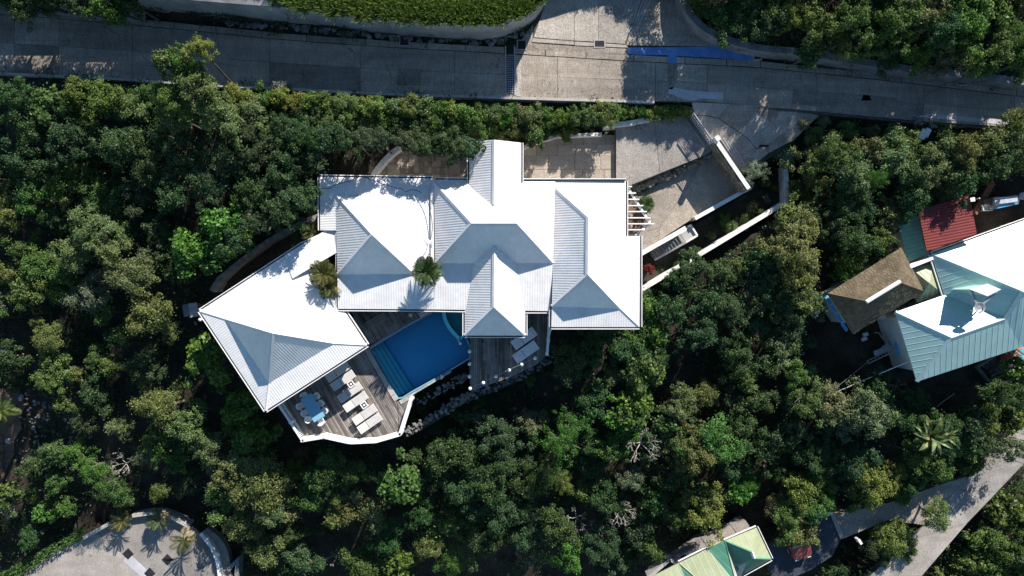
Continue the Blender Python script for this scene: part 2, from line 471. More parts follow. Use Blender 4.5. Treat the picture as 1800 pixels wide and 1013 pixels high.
def water_mat(name, absorb, dens):
    m, nt, b = new_mat(name)
    out = nt.nodes["Material Output"]; nt.nodes.remove(b)
    tr = N(nt, "ShaderNodeBsdfTransparent")
    gl = N(nt, "ShaderNodeBsdfGlossy"); gl.inputs["Roughness"].default_value = 0.03
    fr = N(nt, "ShaderNodeFresnel"); fr.inputs[0].default_value = 1.33
    bp = N(nt, "ShaderNodeBump"); bp.inputs["Strength"].default_value = 0.25; bp.inputs["Distance"].default_value = 0.03
    nt.links.new(noise(nt, 2.2, 4, 0.6), bp.inputs["Height"])
    nt.links.new(bp.outputs[0], gl.inputs["Normal"]); nt.links.new(bp.outputs[0], fr.inputs["Normal"])
    mx = N(nt, "ShaderNodeMixShader")
    nt.links.new(fr.outputs[0], mx.inputs[0]); nt.links.new(tr.outputs[0], mx.inputs[1]); nt.links.new(gl.outputs[0], mx.inputs[2])
    nt.links.new(mx.outputs[0], out.inputs["Surface"])
    va = N(nt, "ShaderNodeVolumeAbsorption")
    va.inputs["Color"].default_value = (*absorb, 1); va.inputs["Density"].default_value = dens
    nt.links.new(va.outputs[0], out.inputs["Volume"])
    return m
M['water'] = water_mat("pool_water", (0.02, 0.6, 0.94), 0.2)

# ------------------------------------------------------------------ ground
Z_ROAD, Z_COURT, Z_DRIVE, Z_LOWC, Z_GARD, Z_LROAD, Z_TERR = 1.5, 0.0, 0.45, -0.45, -1.7, -5.0, -5.5
ZTAB = [(-70, -24), (-40, -13.5), (-21, -7.4), (-12, -4.9), (-5, -3.1), (0, -2.0), (4, -1.3), (8, -0.4), (11, 0.1), (14, 1.3), (19, 1.6), (22, 4.0), (30, 5.5), (60, 12), (120, 20)]

def xy(pts, z): return [(v.x, v.y) for v in PP(pts, z)]
ROAD_N = [(-200, -15), (-50, 12), (250, 37), (500, 62), (700, 76), (890, 86), (1100, 99), (1330, 110), (1500, 127), (1650, 144), (1850, 168), (2000, 186)]
ROAD_S = [(-200, 116), (-50, 126), (180, 136), (400, 150), (700, 165), (1000, 174), (1200, 179), (1420, 198), (1600, 216), (1850, 232), (2000, 246)]
road_poly = [(x, y) for x, y in ROAD_N] + [(x, y) for x, y in ROAD_S[::-1]]
plaza_poly = [(905, 84), (922, 60), (945, 30), (966, -10), (990, -60), (1190, -60), (1196, 0), (1212, 28), (1242, 58), (1290, 80), (1340, 100), (1340, 114), (905, 92)]
apron_poly = [(1190, 176), (1420, 196), (1470, 208), (1430, 225), (1396, 246), (1330, 290), (1290, 312), (1254, 262), (1222, 205)]
drive_poly = [(1082, 238), (1082, 222), (1216, 197), (1254, 250), (1252, 268), (1240, 274), (1105, 329), (1082, 322)]
court_poly = [(912, 322), (914, 262), (930, 254), (978, 240), (1060, 237), (1082, 238), (1082, 322)]
lowc_poly = [(1098, 345), (1130, 333), (1236, 280), (1260, 262), (1314, 330), (1228, 378), (1125, 446), (1098, 446)]
ncourt_poly = [(655, 318), (664, 308), (700, 263), (745, 258), (826, 262), (826, 320)]
garden_poly = [(1120, 455), (1320, 336), (1345, 300), (1384, 292), (1384, 352), (1125, 510)]
lroad_poly = [(1480, 1060), (1530, 1013), (1600, 950), (1680, 862), (1740, 800), (1830, 715), (1900, 720), (1800, 815), (1752, 866), (1700, 920), (1620, 1013), (1575, 1060)]
ldrive_poly = [(1462, 907), (1560, 885), (1660, 850), (1700, 838), (1690, 860), (1640, 925), (1560, 915), (1482, 947)]
lpad_poly = [(1440, 908), (1464, 905), (1480, 945), (1462, 978), (1425, 1002), (1360, 1030), (1345, 960), (1400, 930)]
terr_poly = [(20, 1060), (60, 990), (150, 940), (235, 905), (300, 905), (360, 930), (405, 985), (420, 1060)]
yard_poly = [(1430, 560), (1500, 470), (1620, 350), (1830, 300), (1860, 640), (1760, 690), (1600, 690), (1480, 640)]
bank_poly = [(-150, -400), (1000, -400), (975, -20), (948, 18), (905, 40), (860, 50), (700, 44), (540, 25), (400, 16), (200, 0), (-150, -20)]
rtree_bank = [(1205, -300), (1205, -5), (1222, 22), (1250, 45), (1300, 66), (1350, 82), (1500, 104), (1650, 124), (1900, 150), (1900, -300)]
pads = [(xy(road_poly, Z_ROAD), Z_ROAD), (xy(plaza_poly, Z_ROAD), Z_ROAD), (xy(lowc_poly, Z_LOWC), Z_LOWC), (xy(drive_poly, Z_DRIVE), Z_DRIVE), (xy(apron_poly, 0.9), 0.45),
        (xy(court_poly, Z_COURT), Z_COURT), (xy(ncourt_poly, Z_COURT), Z_COURT), (xy(lowc_poly, Z_LOWC), Z_LOWC), (xy(garden_poly, Z_GARD), Z_GARD),
        (xy(lroad_poly, Z_LROAD), Z_LROAD), (xy(ldrive_poly, Z_LROAD), Z_LROAD), (xy(lpad_poly, Z_LROAD), Z_LROAD), (xy(terr_poly, Z_TERR), Z_TERR),
        (xy(yard_poly, -2.3), -2.3)]
padbb = [(min(p[0] for p in q), max(p[0] for p in q), min(p[1] for p in q), max(p[1] for p in q)) for q, z in pads]
WALL_PX = [(255, 14), (330, 22), (420, 30), (500, 36), (560, 40), (640, 50), (720, 58), (800, 64), (865, 64), (905, 52), (938, 30), (962, -8), (985, -60)]
CURVE_PX = [(1192, -60), (1194, -5), (1206, 26), (1232, 54), (1275, 76), (1330, 90), (1400, 97), (1500, 113), (1600, 128), (1720, 140), (1850, 158)]
bank_xy = [(-60, 60), (-48, 21.6)] + [(x - (0.35 if px > 890 else 0), y + 0.35) for (px, _), (x, y) in zip(WALL_PX, xy(WALL_PX, Z_ROAD))] + [(5, 60)]
rbank_xy = [(12.5, 60)] + [(x + 0.35, y + 0.35) for x, y in xy(CURVE_PX, Z_ROAD + 0.6)] + [(60, 14), (60, 60)]
pool_hole = xy([(590, 540), (828, 530), (832, 640), (705, 712), (640, 620)], 0)

def zt(x, y):
    """ground height"""
    z = lerp_tab(ZTAB, y) + 0.35 * math.sin(x * 0.31 + 1.3) * math.cos(y * 0.27) + 0.15 * math.sin(x * 0.9 + y * 0.7)
    if inside(x, y, bank_xy): return max(z, 4.3)
    if inside(x, y, rbank_xy): return min(max(z, 2.6), 2.8)
    for (q, pz), bb in zip(pads, padbb):
        if bb[0] - 0.8 < x < bb[1] + 0.8 and bb[2] - 0.8 < y < bb[3] + 0.8:
            if inside(x, y, q): return pz - 0.2
            if pdist(x, y, q) < 0.7: z = min(z, pz - 0.2)
    if inside(x, y, pool_hole): z = -3.2
    return z

def axis(lo, hi, a, b, fine, coarse):
    out = []; v = lo
    while v <= hi:
        out.append(v); v += fine if a <= v < b else coarse
    return out
def grid_terrain():
    xs = axis(-170, 170, -43, 43, 0.5, 8.0); ys = axis(-120, 130, -28, 27, 0.5, 8.0)
    zs = [[zt(x, y) for x in xs] for y in ys]
    nx = len(xs)
    v = [(x, y, zs[j][i]) for j, y in enumerate(ys) for i, x in enumerate(xs)]
    f = [(j*nx+i, j*nx+i+1, (j+1)*nx+i+1, (j+1)*nx+i) for j in range(len(ys)-1) for i in range(nx-1)]
    me = bpy.data.meshes.new("terrain"); me.from_pydata(v, [], f)
    me.polygons.foreach_set("use_smooth", [True] * len(f))
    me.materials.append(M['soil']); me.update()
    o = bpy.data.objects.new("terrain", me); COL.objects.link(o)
    tag(o, "dark leaf-littered earth of the wooded hillside under the trees", kind='structure')
    return o
grid_terrain()

def zpix(px, py, dz=0.0):
    """ground point seen at a pixel (dz above the ground)"""
    z = 0.0
    for _ in range(8):
        p = P(px, py, z); z = 0.5 * z + 0.5 * (zt(p.x, p.y) + dz)
    return P(px, py, z)

def struct(name, label):
    o = thing(name, label, None); o["kind"] = 'structure'; return o

# ------------------------------------------------------------------ upper road: separate concrete slabs on a dark base
road = struct("upper_road", "old concrete road of cracked slabs running along the top of the property")
mb = MB(); mb.prism(PP(road_poly, Z_ROAD), Z_ROAD - 0.5, Z_ROAD - 0.07); put("road_base", mb, M['joint'], road)
yN = lambda x: lerp_tab(ROAD_N, x)
yS = lambda x: lerp_tab(ROAD_S, x)
yM = lambda x: yN(x) * 0.5 + yS(x) * 0.5 + 3
def slab(parent, poly, z, mat, name="concrete_slab", th=0.12, shrink=0.02, label=None):
    pts = PP(poly, z)
    c = sum(pts, Vector()) / len(pts)
    q = []
    for p in pts:
        d = c - p; d.z = 0
        q.append(p + d.normalized() * shrink * 1.4)
    mb = MB(); mb.prism(q, z - th, z)
    return put(name, mb, mat, parent, label=label)
x = -90.0
while x < 1880:
    w = rnd.uniform(70, 210)
    e = min(x + w, 1900)
    if not (x < 906 < e and False):
        for lane in (0, 1):
            a, b = x + (rnd.uniform(-30, 30) if lane else 0), e
            xs_ = [x, (x + e) / 2, e]
            top = (lambda q: yN(q) + 9) if lane == 0 else yM
            bot = yM if lane == 0 else yS
            if lane == 1 and 1195 < e: bot = lambda q: yS(q) - (4 if q > 1200 else 0)
            poly = [(q, top(q)) for q in xs_] + [(q, bot(q)) for q in reversed(xs_)]
            dark = rnd.random() < (0.22 if x > 1100 or x < 250 else 0.06)
            slab(road, poly, Z_ROAD + rnd.uniform(-0.012, 0.012), M['road_dark'] if dark else M['road'], shrink=0.010)
    x = e
# concrete gutter strip along the north edge, in pieces
x = -90.0
while x < 1880:
    e = x + rnd.uniform(60, 110)
    xs_ = [x, (x + e) / 2, e]
    poly = [(q, yN(q) - 3) for q in xs_] + [(q, yN(q) + 8) for q in reversed(xs_)]
    slab(road, poly, Z_ROAD + 0.02, M['road'], name="gutter_slab", shrink=0.02)
    x = e
# kerb along the south edge
mb = MB()
ribbon(mb, PP([(q, yS(q) + 2) for q in range(-90, 1190, 40)], Z_ROAD), 0.18, Z_ROAD - 0.6, Z_ROAD + 0.1)
put("kerb", mb, M['coping'], road)
# repaired patches lying on the slabs
for poly, mat, nm in (([(1175, 156), (1182, 153), (1206, 158), (1232, 161), (1271, 163), (1271, 175), (1232, 173), (1218, 177), (1200, 173), (1175, 164)], 'pale_patch', 'repair_patch'),
                      ([(1174, 110), (1190, 110), (1190, 140), (1182, 158), (1174, 156)], 'road_dark', 'repair_patch'),
                      ([(700, 120), (742, 122), (738, 150), (698, 150)], 'road_dark', 'repair_patch'),
                      ([(1395, 158), (1510, 166), (1575, 172), (1578, 182), (1490, 180), (1440, 188), (1393, 182)], 'road_dark', 'repair_patch'),
                      ([(1518, 166), (1528, 168), (1532, 177), (1514, 177)], 'pale_patch', 'repair_patch'),
                      ([(1610, 205), (1700, 214), (1800, 222), (1800, 214), (1700, 206), (1640, 200)], 'pale_patch', 'repair_patch')):
    mb = MB(); mb.prism(PP(poly, Z_ROAD + 0.024), Z_ROAD - 0.02, Z_ROAD + 0.024); put(nm, mb, M[mat], road)

# driveway plaza that joins from the top
plaza = struct("side_road", "pale concrete side road joining the upper road at the top of the picture")
mb = MB(); mb.prism(PP(plaza_poly, Z_ROAD - 0.03), Z_ROAD - 0.5, Z_ROAD - 0.05); put("road_base", mb, M['joint'], plaza)
zp = Z_ROAD + 0.03
for poly, mat in (([(938, 66), (950, 30), (968, -20), (1010, -20), (1010, 72)], 'apron'), ([(1010, -20), (1052, -20), (1052, 74), (1010, 72)], 'apron'),
                  ([(1052, -20), (1135, -20), (1112, 40), (1098, 78), (1052, 74)], 'apron'), ([(1135, -20), (1194, -20), (1200, 12), (1216, 36), (1242, 60), (1268, 74), (1262, 82), (1100, 80), (1112, 40)], 'road'),
                  ([(936, 67), (1010, 73), (1010, 79), (934, 74)], 'apron'), ([(1010, 73), (1100, 79), (1105, 84), (1010, 80)], 'apron'),
                  ([(1268, 74), (1290, 83), (1335, 100), (1335, 110), (1290, 104)], 'road'),
                  ([(908, 84), (924, 60), (938, 40), (936, 68), (934, 80)], 'road'),
                  ([(934, 76), (1010, 81), (1105, 86), (1105, 96), (908, 86)], 'road')):
    slab(plaza, poly, zp + rnd.uniform(-0.008, 0.008), M[mat], shrink=0.015)
# raised pale anti-skid ribs in the concrete
mb = MB()
for i, (xa, xb) in enumerate(((1106, 1094), (1110, 1098), (1114, 1102))):
    pass
for i in range(4):
    a = P(1146 - i * 6.5, -6, zp + 0.035); b = P(1126 - i * 4.6, 40, zp + 0.035)
    if i < 3: b = P(1128 - i * 4.6 - 2, 38, zp + 0.035)
    o = MB(); o.beam(a, b, 0.06, 0.06); put("grip_rib", o, M['pale_patch'], plaza)
for i in range(2):
    o = MB(); o.beam(P(1114 - i * 6, -6, zp + 0.035), P(1102 - i * 5, 24, zp + 0.035), 0.06, 0.06); put("grip_rib", o, M['pale_patch'], plaza)
for i in range(5):
    o = MB(); o.beam(P(1107 + i * 3.6, 44 + i * 0.8, zp + 0.035), P(1101 + i * 3.8, 57 + i * 0.8, zp + 0.035), 0.05, 0.06); put("grip_rib", o, M['pale_patch'], plaza)

swale = MB()
swale.prism(PP([(1104, 84), (1180, 83), (1256, 82), (1262, 74), (1276, 74), (1285, 86), (1324, 90), (1324, 107), (1245, 101), (1190, 98), (1190, 111), (1174, 111), (1174, 97), (1120, 96), (1104, 94)], Z_ROAD + 0.048), Z_ROAD - 0.05, Z_ROAD + 0.048)
tag(put("painted_drain_strip", swale, M['blue_paint']), "blue painted concrete strip across the mouth of the side road", kind='structure')

# iron drain grate across the lane, with bars
g = thing("drain_grate", "long iron drain grate with crossbars spanning the road lane", "grate", P(896, 122, Z_ROAD))
mb = MB(); mb.prism(PP([(889, 80), (903, 81), (904, 166), (890, 165)], Z_ROAD + 0.03), Z_ROAD - 0.05, Z_ROAD + 0.028); put("pit", mb, M['rubber'], g)
for s in (0, 1):
    mb = MB(); mb.prism(PP([(887.5 + s*16, 81), (889.5 + s*16, 81), (890.5 + s*16, 167), (888.5 + s*16, 167)], Z_ROAD + 0.05), Z_ROAD, Z_ROAD + 0.05); put("frame_rail", mb, M['pale_patch'], g)
for i in range(18):
    y_ = 97 + i * 3.9
    mb = MB(); mb.beam(P(889.5, y_, Z_ROAD + 0.05), P(904.5, y_, Z_ROAD + 0.05), 0.035, 0.04); put("crossbar", mb, M['steel'], g)
for i in range(3):
    mb = MB(); mb.beam(P(893 + i*3.6, 97, Z_ROAD + 0.055), P(893.7 + i*3.6, 165, Z_ROAD + 0.055), 0.03, 0.03); put("long_bar", mb, M['steel'], g)
mb = MB(); mb.prism(PP([(905.5, 97), (916, 98), (917, 170), (906.5, 169)], Z_ROAD + 0.03), Z_ROAD - 0.02, Z_ROAD + 0.03)
tag(put("drain_kerb", mb, M['apron']), "pale concrete edging beside the long iron drain grate", "kerb")
for (cx_, cy_, w, h, lab) in ((711, 71, 15, 17, "square iron drain cover in the road gutter below the grass bank"), (897, 57, 13, 13, "small black drain pit uppermost of the pair by the grate"),
                           (917, 79, 14, 15, "black drain pit at the corner where the grate meets the side road"), (1054, 77, 17, 11, "flat grey drain cover in the pale side road edge"),
                           (1332, 97, 12, 14, "black drain pit at the end of the blue painted strip"), (1692, 143, 15, 11, "dark drain pit at the wooded roadside on the right")):
    t = thing("drain_cover", lab, "drain cover", P(cx_, cy_, Z_ROAD + 0.05), group="drain covers along the road")
    zc = Z_ROAD + 0.055
    mb = MB(); mb.prism(PP([(cx_-w/2-1.5, cy_-h/2-1.5), (cx_+w/2+1.5, cy_-h/2-1.5), (cx_+w/2+1.5, cy_+h/2+1.5), (cx_-w/2-1.5, cy_+h/2+1.5)], zc), zc - 0.1, zc); put("rim", mb, M['coping'], t)
    mb = MB(); mb.prism(PP([(cx_-w/2, cy_-h/2), (cx_+w/2, cy_-h/2), (cx_+w/2, cy_+h/2), (cx_-w/2, cy_+h/2)], zc), zc - 0.02, zc + 0.004); put("pit", mb, M['black_metal'], t)
    for k in range(4):
        yy = cy_ - h/2 + h * (k + 0.5) / 4
        mb = MB(); mb.beam(P(cx_-w/2+1, yy, zc + 0.02), P(cx_+w/2-1, yy, zc + 0.02), 0.03, 0.015); put("bar", mb, M['black_metal'], t)

# retaining wall below the grass bank
t = thing("retaining_wall", "smooth grey retaining wall curving below the grassy bank", "wall", P(700, 55, Z_ROAD))
path = smooth_path(PP(WALL_PX, Z_ROAD), 5)
mb = MB(); ribbon(mb, path, 0.35, Z_ROAD - 0.5, 4.4); put("wall", mb, M['wall_face'], t)
mb = MB(); ribbon(mb, path, 0.45, 4.4, 4.48); put("cap", mb, M['grey_wall'], t)
# stone footing between wall and gutter
for i in range(130):
    px = rnd.uniform(400, 930); py = lerp_tab([(400, 40), (500, 45), (640, 60), (720, 68), (865, 74), (930, 55)], px) + rnd.uniform(-3, 5)
    p = P(px, py, Z_ROAD)
    mb = MB(); s = rnd.uniform(0.1, 0.26)
    mb.rock(p, s)
    put("footing_stone", mb, M['stone'], t)
t = thing("curved_wall", "curved grey wall at the corner of side road and right-hand woods", "wall", P(1250, 70, Z_ROAD))
path = smooth_path(PP([(1192, -60), (1194, -5), (1206, 26), (1232, 54), (1275, 76), (1330, 90), (1400, 97), (1500, 113), (1600, 128), (1720, 140), (1850, 158)], Z_ROAD + 0.6), 6)
mb = MB(); ribbon(mb, path, 0.38, Z_ROAD - 0.5, 2.7); put("wall", mb, M['grey_wall'], t)
mb = MB(); ribbon(mb, path, 0.46, 2.7, 2.78); put("cap", mb, M['grey_wall'], t)
t = thing("roadside_wall", "short pale wall by the road under the top left trees", "wall", P(120, 15, Z_ROAD))
mb = MB(); ribbon(mb, PP([(-60, 2), (60, 14), (105, 20), (180, 29), (255, 33)], Z_ROAD), 0.5, Z_ROAD - 0.4, Z_ROAD + 0.5); put("wall", mb, M['grey_wall'], t)
mb = MB(); ribbon(mb, PP([(-60, 0), (60, 12), (105, 18), (180, 27), (255, 31)], Z_ROAD + .5), 0.6, Z_ROAD + 0.5, Z_ROAD + 0.58); put("cap", mb, M['coping'], t)

# small sign at the tip of the blue strip, and a white meter box by the road
t = thing("road_marker", "small white marker post at the tip of the blue strip", "post", P(1272, 66, Z_ROAD + 1))
mb = MB(); mb.tube([P(1272, 70, Z_ROAD), P(1272, 66, Z_ROAD + 1.1)], 0.05, 8); put("post", mb, M['steel'], t)
mb = MB(); mb.box(P(1273, 65, Z_ROAD + 1.2), (0.5, 0.22, 0.12), R(40)); put("plate", mb, M['plastic'], t)
mb = MB(); mb.box(P(1274, 63, Z_ROAD + 1.28), (0.16, 0.12, 0.06), R(40)); put("red_tip", mb, M['red_tarp'], t)
t = thing("meter_box", "white box standing at the road edge among right-hand bushes", "box", P(1623, 236, 1.0))
mb = MB(); mb.box(P(1623, 236, 1.2), (0.62, 0.36, 1.0), R(62)); put("body", mb, M['white_trim'], t)
mb = MB(); mb.box(P(1623, 236, 1.76), (0.7, 0.44, 0.06), R(62)); put("lid", mb, M['plastic'], t)
for k, (px, py) in enumerate(((1612, 215), (1637, 220))):
    t = thing("broken_kerb_stone", ("broken dark kerb stone near the white roadside box", "split kerb stone above the white roadside box")[k], "stone", P(px, py, Z_ROAD))
    mb = MB(); mb.box(P(px, py, Z_ROAD + 0.1), (0.5, 0.25, 0.2), R(40 + 70*k)); mb.box(P(px + 6, py + 3, Z_ROAD + 0.07), (0.3, 0.2, 0.14), R(10)); put("stone", mb, M['stone'], t)

# ------------------------------------------------------------------ entrance apron of radial concrete panels
ap = struct("entrance_apron", "grey concrete entrance apron in fan-shaped panels outside the gate")
za = 0.95
def apz(px, py):   # slopes from the road down to the gate
    t_ = max(0, min(1, (py - 185) / 90)); return Z_ROAD - 0.02 - t_ * (Z_ROAD - 0.02 - Z_DRIVE - 0.06)
def apslab(poly, mat, name="concrete_panel", lift=0.0):
    top = [P(q[0], q[1], apz(*q) + lift) for q in poly]
    c = sum(top, Vector()) / len(top)
    top = [p + (c - p).normalized() * 0.012 for p in top]
    a = sum(top[i].x * top[(i+1) % len(top)].y - top[(i+1) % len(top)].x * top[i].y for i in range(len(top)))
    if a < 0: top.reverse()
    mb = MB(); mb.face(top)
    n = len(top)
    for i in range(n):
        j = (i+1) % n
        mb.face([top[i], top[i] - Vector((0, 0, 0.15)), top[j] - Vector((0, 0, 0.15)), top[j]])
    put(name, mb, M[mat], ap)
mb = MB(); mb.prism([P(q[0], q[1], 0.4) for q in [(1190, 180), (1430, 205), (1396, 250), (1330, 292), (1292, 316), (1222, 205)]], -0.6, 0.3); put("apron_base", mb, M['joint'], ap)
gate_c = (1236, 226)
arc = lambda r, a: (1208 + r * math.cos(a), 330 - r * math.sin(a) * 1.0)
inner, outer, far = 62, 122, 175
# fan panels: rings around the gate corner
apslab([(1222, 203), (1240, 204), (1258, 252), (1254, 250)], 'apron')
apslab([(1240, 204), (1262, 208), (1282, 222), (1262, 258), (1258, 252)], 'apron')
apslab([(1282, 222), (1300, 233), (1318, 248), (1286, 282), (1262, 258)], 'apron')
apslab([(1318, 248), (1329, 262), (1300, 298), (1286, 282)], 'apron')
apslab([(1329, 262), (1345, 258), (1350, 270), (1312, 300), (1300, 298)], 'apron')
apslab([(1216, 180), (1255, 181), (1285, 183), (1262, 207), (1240, 203), (1222, 202)], 'apron')
apslab([(1285, 183), (1330, 186), (1322, 205), (1300, 232), (1282, 221), (1262, 207)], 'road')
apslab([(1330, 186), (1378, 190), (1352, 220), (1318, 247), (1300, 232), (1322, 205)], 'apron')
apslab([(1378, 190), (1402, 194), (1396, 222), (1345, 257), (1329, 261), (1318, 247), (1352, 220)], 'apron')
apslab([(1402, 194), (1440, 203), (1420, 222), (1396, 246), (1350, 270), (1345, 257), (1396, 222)], 'road')
apslab([(1336, 182), (1378, 193), (1358, 217), (1327, 196)], 'road_dark', 'dark_patch', 0.02)
apslab([(1372, 188), (1382, 190), (1384, 197), (1373, 195)], 'road_dark', 'dark_patch', 0.02)
apslab([(1384, 205), (1390, 206), (1390, 222), (1384, 220)], 'road_dark', 'dark_patch', 0.02)
for i in range(4):
    apslab([(1262 + i*8, 238 + i*5), (1264 + i*8, 237 + i*5), (1292 + i*6, 280 + i*3), (1290 + i*6, 281 + i*3)], 'pale_patch', 'grip_rib', 0.03)

# ------------------------------------------------------------------ courts, driveway, garden
ct = struct("middle_courtyard", "tan stamped-concrete courtyard between north wing and driveway")
mb = MB(); mb.prism(PP(court_poly, Z_COURT - 0.06), -0.6, Z_COURT - 0.05); put("court_base", mb, M['joint'], ct)
def clip_poly(poly, a, b, c):
    """keep the part of a polygon where a*x+b*y<=c"""
    out = []
    for i in range(len(poly)):
        p, q = poly[i], poly[(i+1) % len(poly)]
        dp, dq = a*p[0]+b*p[1]-c, a*q[0]+b*q[1]-c
        if dp <= 0: out.append(p)
        if (dp < 0 < dq) or (dq < 0 < dp):
            t_ = dp / (dp - dq); out.append(tuple(p[k] + (q[k]-p[k])*t_ for k in range(len(p))))
    return out
def clip_rect(poly, x0, y0, x1, y1):
    for a, b, c in ((1, 0, x1), (-1, 0, -x0), (0, 1, y1), (0, -1, -y0)):
        poly = clip_poly(poly, a, b, c)
        if len(poly) < 3: return []
    return poly
def convex_hull_order(p): return p
y = 230.0
while y < 322:
    h = rnd.choice((16, 20, 24)); x = 908 + rnd.uniform(-12, 0)
    while x < 1084:
        w = rnd.choice((22, 30, 38, 46))
        q = clip_rect([(a, b) for a, b in [(914, 262), (930, 254), (978, 240), (1060, 237), (1082, 238), (1082, 322), (912, 322)]], x, y, x + w, y + h)
        if len(q) >= 3: slab(ct, q, Z_COURT + rnd.uniform(-0.006, 0.006), M['court'], "paving_tile", 0.08, 0.012)
        x += w
    y += h
nc = struct("shaded_courtyard", "shaded courtyard of irregular dark stone tiles behind the left block")
mb = MB(); mb.prism(PP(ncourt_poly, Z_COURT - 0.06), -0.6, Z_COURT - 0.05); put("court_base", mb, M['joint'], nc)
def split_rect(x0, y0, x1, y1, out, d=0):
    w, h = x1 - x0, y1 - y0
    if max(w, h) < 13 or (max(w, h) < 24 and rnd.random() < 0.35): out.append((x0, y0, x1, y1)); return
    k = rnd.uniform(0.36, 0.64)
    if w > h * rnd.uniform(0.8, 1.25): split_rect(x0, y0, x0 + w*k, y1, out, d+1); split_rect(x0 + w*k, y0, x1, y1, out, d+1)
    else: split_rect(x0, y0, x1, y0 + h*k, out, d+1); split_rect(x0, y0 + h*k, x1, y1, out, d+1)
rects = []; split_rect(655, 256, 826, 320, rects)
for r_ in rects:
    q = clip_rect([(664, 308), (700, 263), (745, 258), (826, 262), (826, 320), (655, 320)], *r_)
    if len(q) >= 3: slab(nc, q, Z_COURT + rnd.uniform(-0.012, 0.012), M['tile_dark'], "paving_tile", 0.08, 0.012)
dr = struct("driveway", "sloping grey concrete driveway slab inside the gate")
for poly in ([(1083, 239), (1083, 223), (1150, 210), (1160, 305), (1106, 327), (1083, 320)], [(1150, 210), (1216, 198), (1253, 250), (1250, 267), (1240, 273), (1160, 305)]):
    slab(dr, poly, Z_DRIVE, M['drive'], shrink=0.012)
mb = MB(); mb.prism(PP(drive_poly, Z_DRIVE - .05), -0.8, Z_DRIVE - 0.05); put("slab_base", mb, M['joint'], dr)
lc = struct("lower_courtyard", "smooth tan lower courtyard beside the pergola")
for poly in ([(1099, 346), (1134, 336), (1236, 281), (1212, 327), (1160, 400), (1135, 408), (1099, 408)], [(1236, 281), (1262, 264), (1313, 330), (1238, 373), (1212, 327)],
             [(1212, 327), (1238, 373), (1226, 379), (1158, 423), (1160, 400)], [(1099, 408), (1135, 408), (1160, 400), (1158, 423), (1125, 445), (1099, 445)]):
    slab(lc, poly, Z_LOWC + rnd.uniform(-.004, .004), M['court'], shrink=0.008)
mb = MB(); mb.prism(PP(lowc_poly, Z_LOWC - .05), -1.8, Z_LOWC - 0.06); put("slab_base", mb, M['joint'], lc)
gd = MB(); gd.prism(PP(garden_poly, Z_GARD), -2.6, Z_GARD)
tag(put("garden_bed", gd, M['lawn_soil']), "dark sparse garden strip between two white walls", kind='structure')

# rough stone step between driveway and lower courtyard
t = thing("stone_step", "rough brown rubble step dividing driveway from lower courtyard", "step", P(1170, 305, 0))
edge = [(1100, 335), (1135, 322), (1170, 307), (1205, 291), (1240, 274), (1256, 264)]
for i in range(130):
    k = i / 129; px = 1098 + 158 * k; py = lerp_tab([(a, b) for a, b in edge], px) + rnd.uniform(-2, 7)
    p = P(px, py, -0.1); s = rnd.uniform(0.12, 0.24)
    mb = MB(); mb.rock(p + Vector((0, 0, -0.05)), s * 1.1, 1.0); put("stone", mb, M['brown_stone'], t)
mb = MB(); mb.prism(PP([(1098, 336), (1170, 304), (1256, 262), (1258, 270), (1240, 283), (1172, 316), (1104, 345)], -0.25), -0.9, -0.25); put("earth_core", mb, M['brown_stone'], t)

def wall_thing(label, pts, ztop, zbot, thick, mat='white_wall', cap=None, name="garden_wall", smooth=0):
    path = PP(pts, ztop)
    if smooth: path = smooth_path(path, smooth)
    c = path[len(path)//2].copy(); c.z = zbot
    t = thing(name, label, "wall", c)
    mb = MB(); ribbon(mb, path, thick, zbot, ztop - 0.07); put("wall", mb, M[mat], t)
    mb = MB(); ribbon(mb, path, thick + 0.04, ztop - 0.07, ztop); put("coping", mb, M[cap or mat], t)
    return t
wall_thing("long white wall bounding the garden strip on its wooded side", [(1120, 514), (1250, 435), (1384, 354), (1381, 292)], -0.6, -2.6, 0.3)
wall_thing("white wall between lower courtyard and dark garden strip", [(1222, 384), (1317, 331)], 0.25, -2.4, 0.24)
wall_thing("white wall running from the villa beside the garden stairs", [(1120, 450), (1206, 401)], -0.32, -2.4, 0.3)
wall_thing("low white wall half overgrown by the hedge above the driveway", [(1062, 221), (1110, 216), (1165, 204), (1222, 191), (1237, 184)], 0.9, -0.5, 0.3)
wall_thing("short white wall at the top of the middle courtyard", [(914, 263), (932, 254), (978, 239), (1058, 236)], 0.5, -0.5, 0.2)
wall_thing("slanting white wall at the end of the dark tiled courtyard", [(655, 309), (672, 286), (690, 268), (703, 259)], 0.8, -1.2, 0.32, smooth=3)
wall_thing("low white wall behind the dark tiled courtyard", [(735, 263), (780, 262), (823, 262)], 0.35, -0.5, 0.18)
wall_thing("weathered stone wall along the path above the pavilion", [(372, 512), (384, 492), (420, 462), (470, 425), (520, 398), (560, 380)], -0.4, -2.5, 0.35, 'stone')
wall_thing("grey garden wall half hidden by trees above left", [(405, 248), (450, 247), (495, 247)], 0.3, -0.8, 0.3, 'grey_wall')
wall_thing("grey wall corner emerging at the left picture edge", [(-30, 600), (2, 618), (20, 632)], -2.2, -4, 0.25, 'coping')
t = thing("stone_gatepost", "grey stone post beside the pavilion's left corner", "post", P(340, 545, -1))
mb = MB(); mb.box(P(340, 545, -1.4), (0.5, 0.9, 2.2), R(8)); put("shaft", mb, M['grey_wall'], t)
mb = MB(); mb.box(P(340, 545, -0.26), (0.62, 1.02, 0.1), R(8)); put("cap", mb, M['coping'], t)

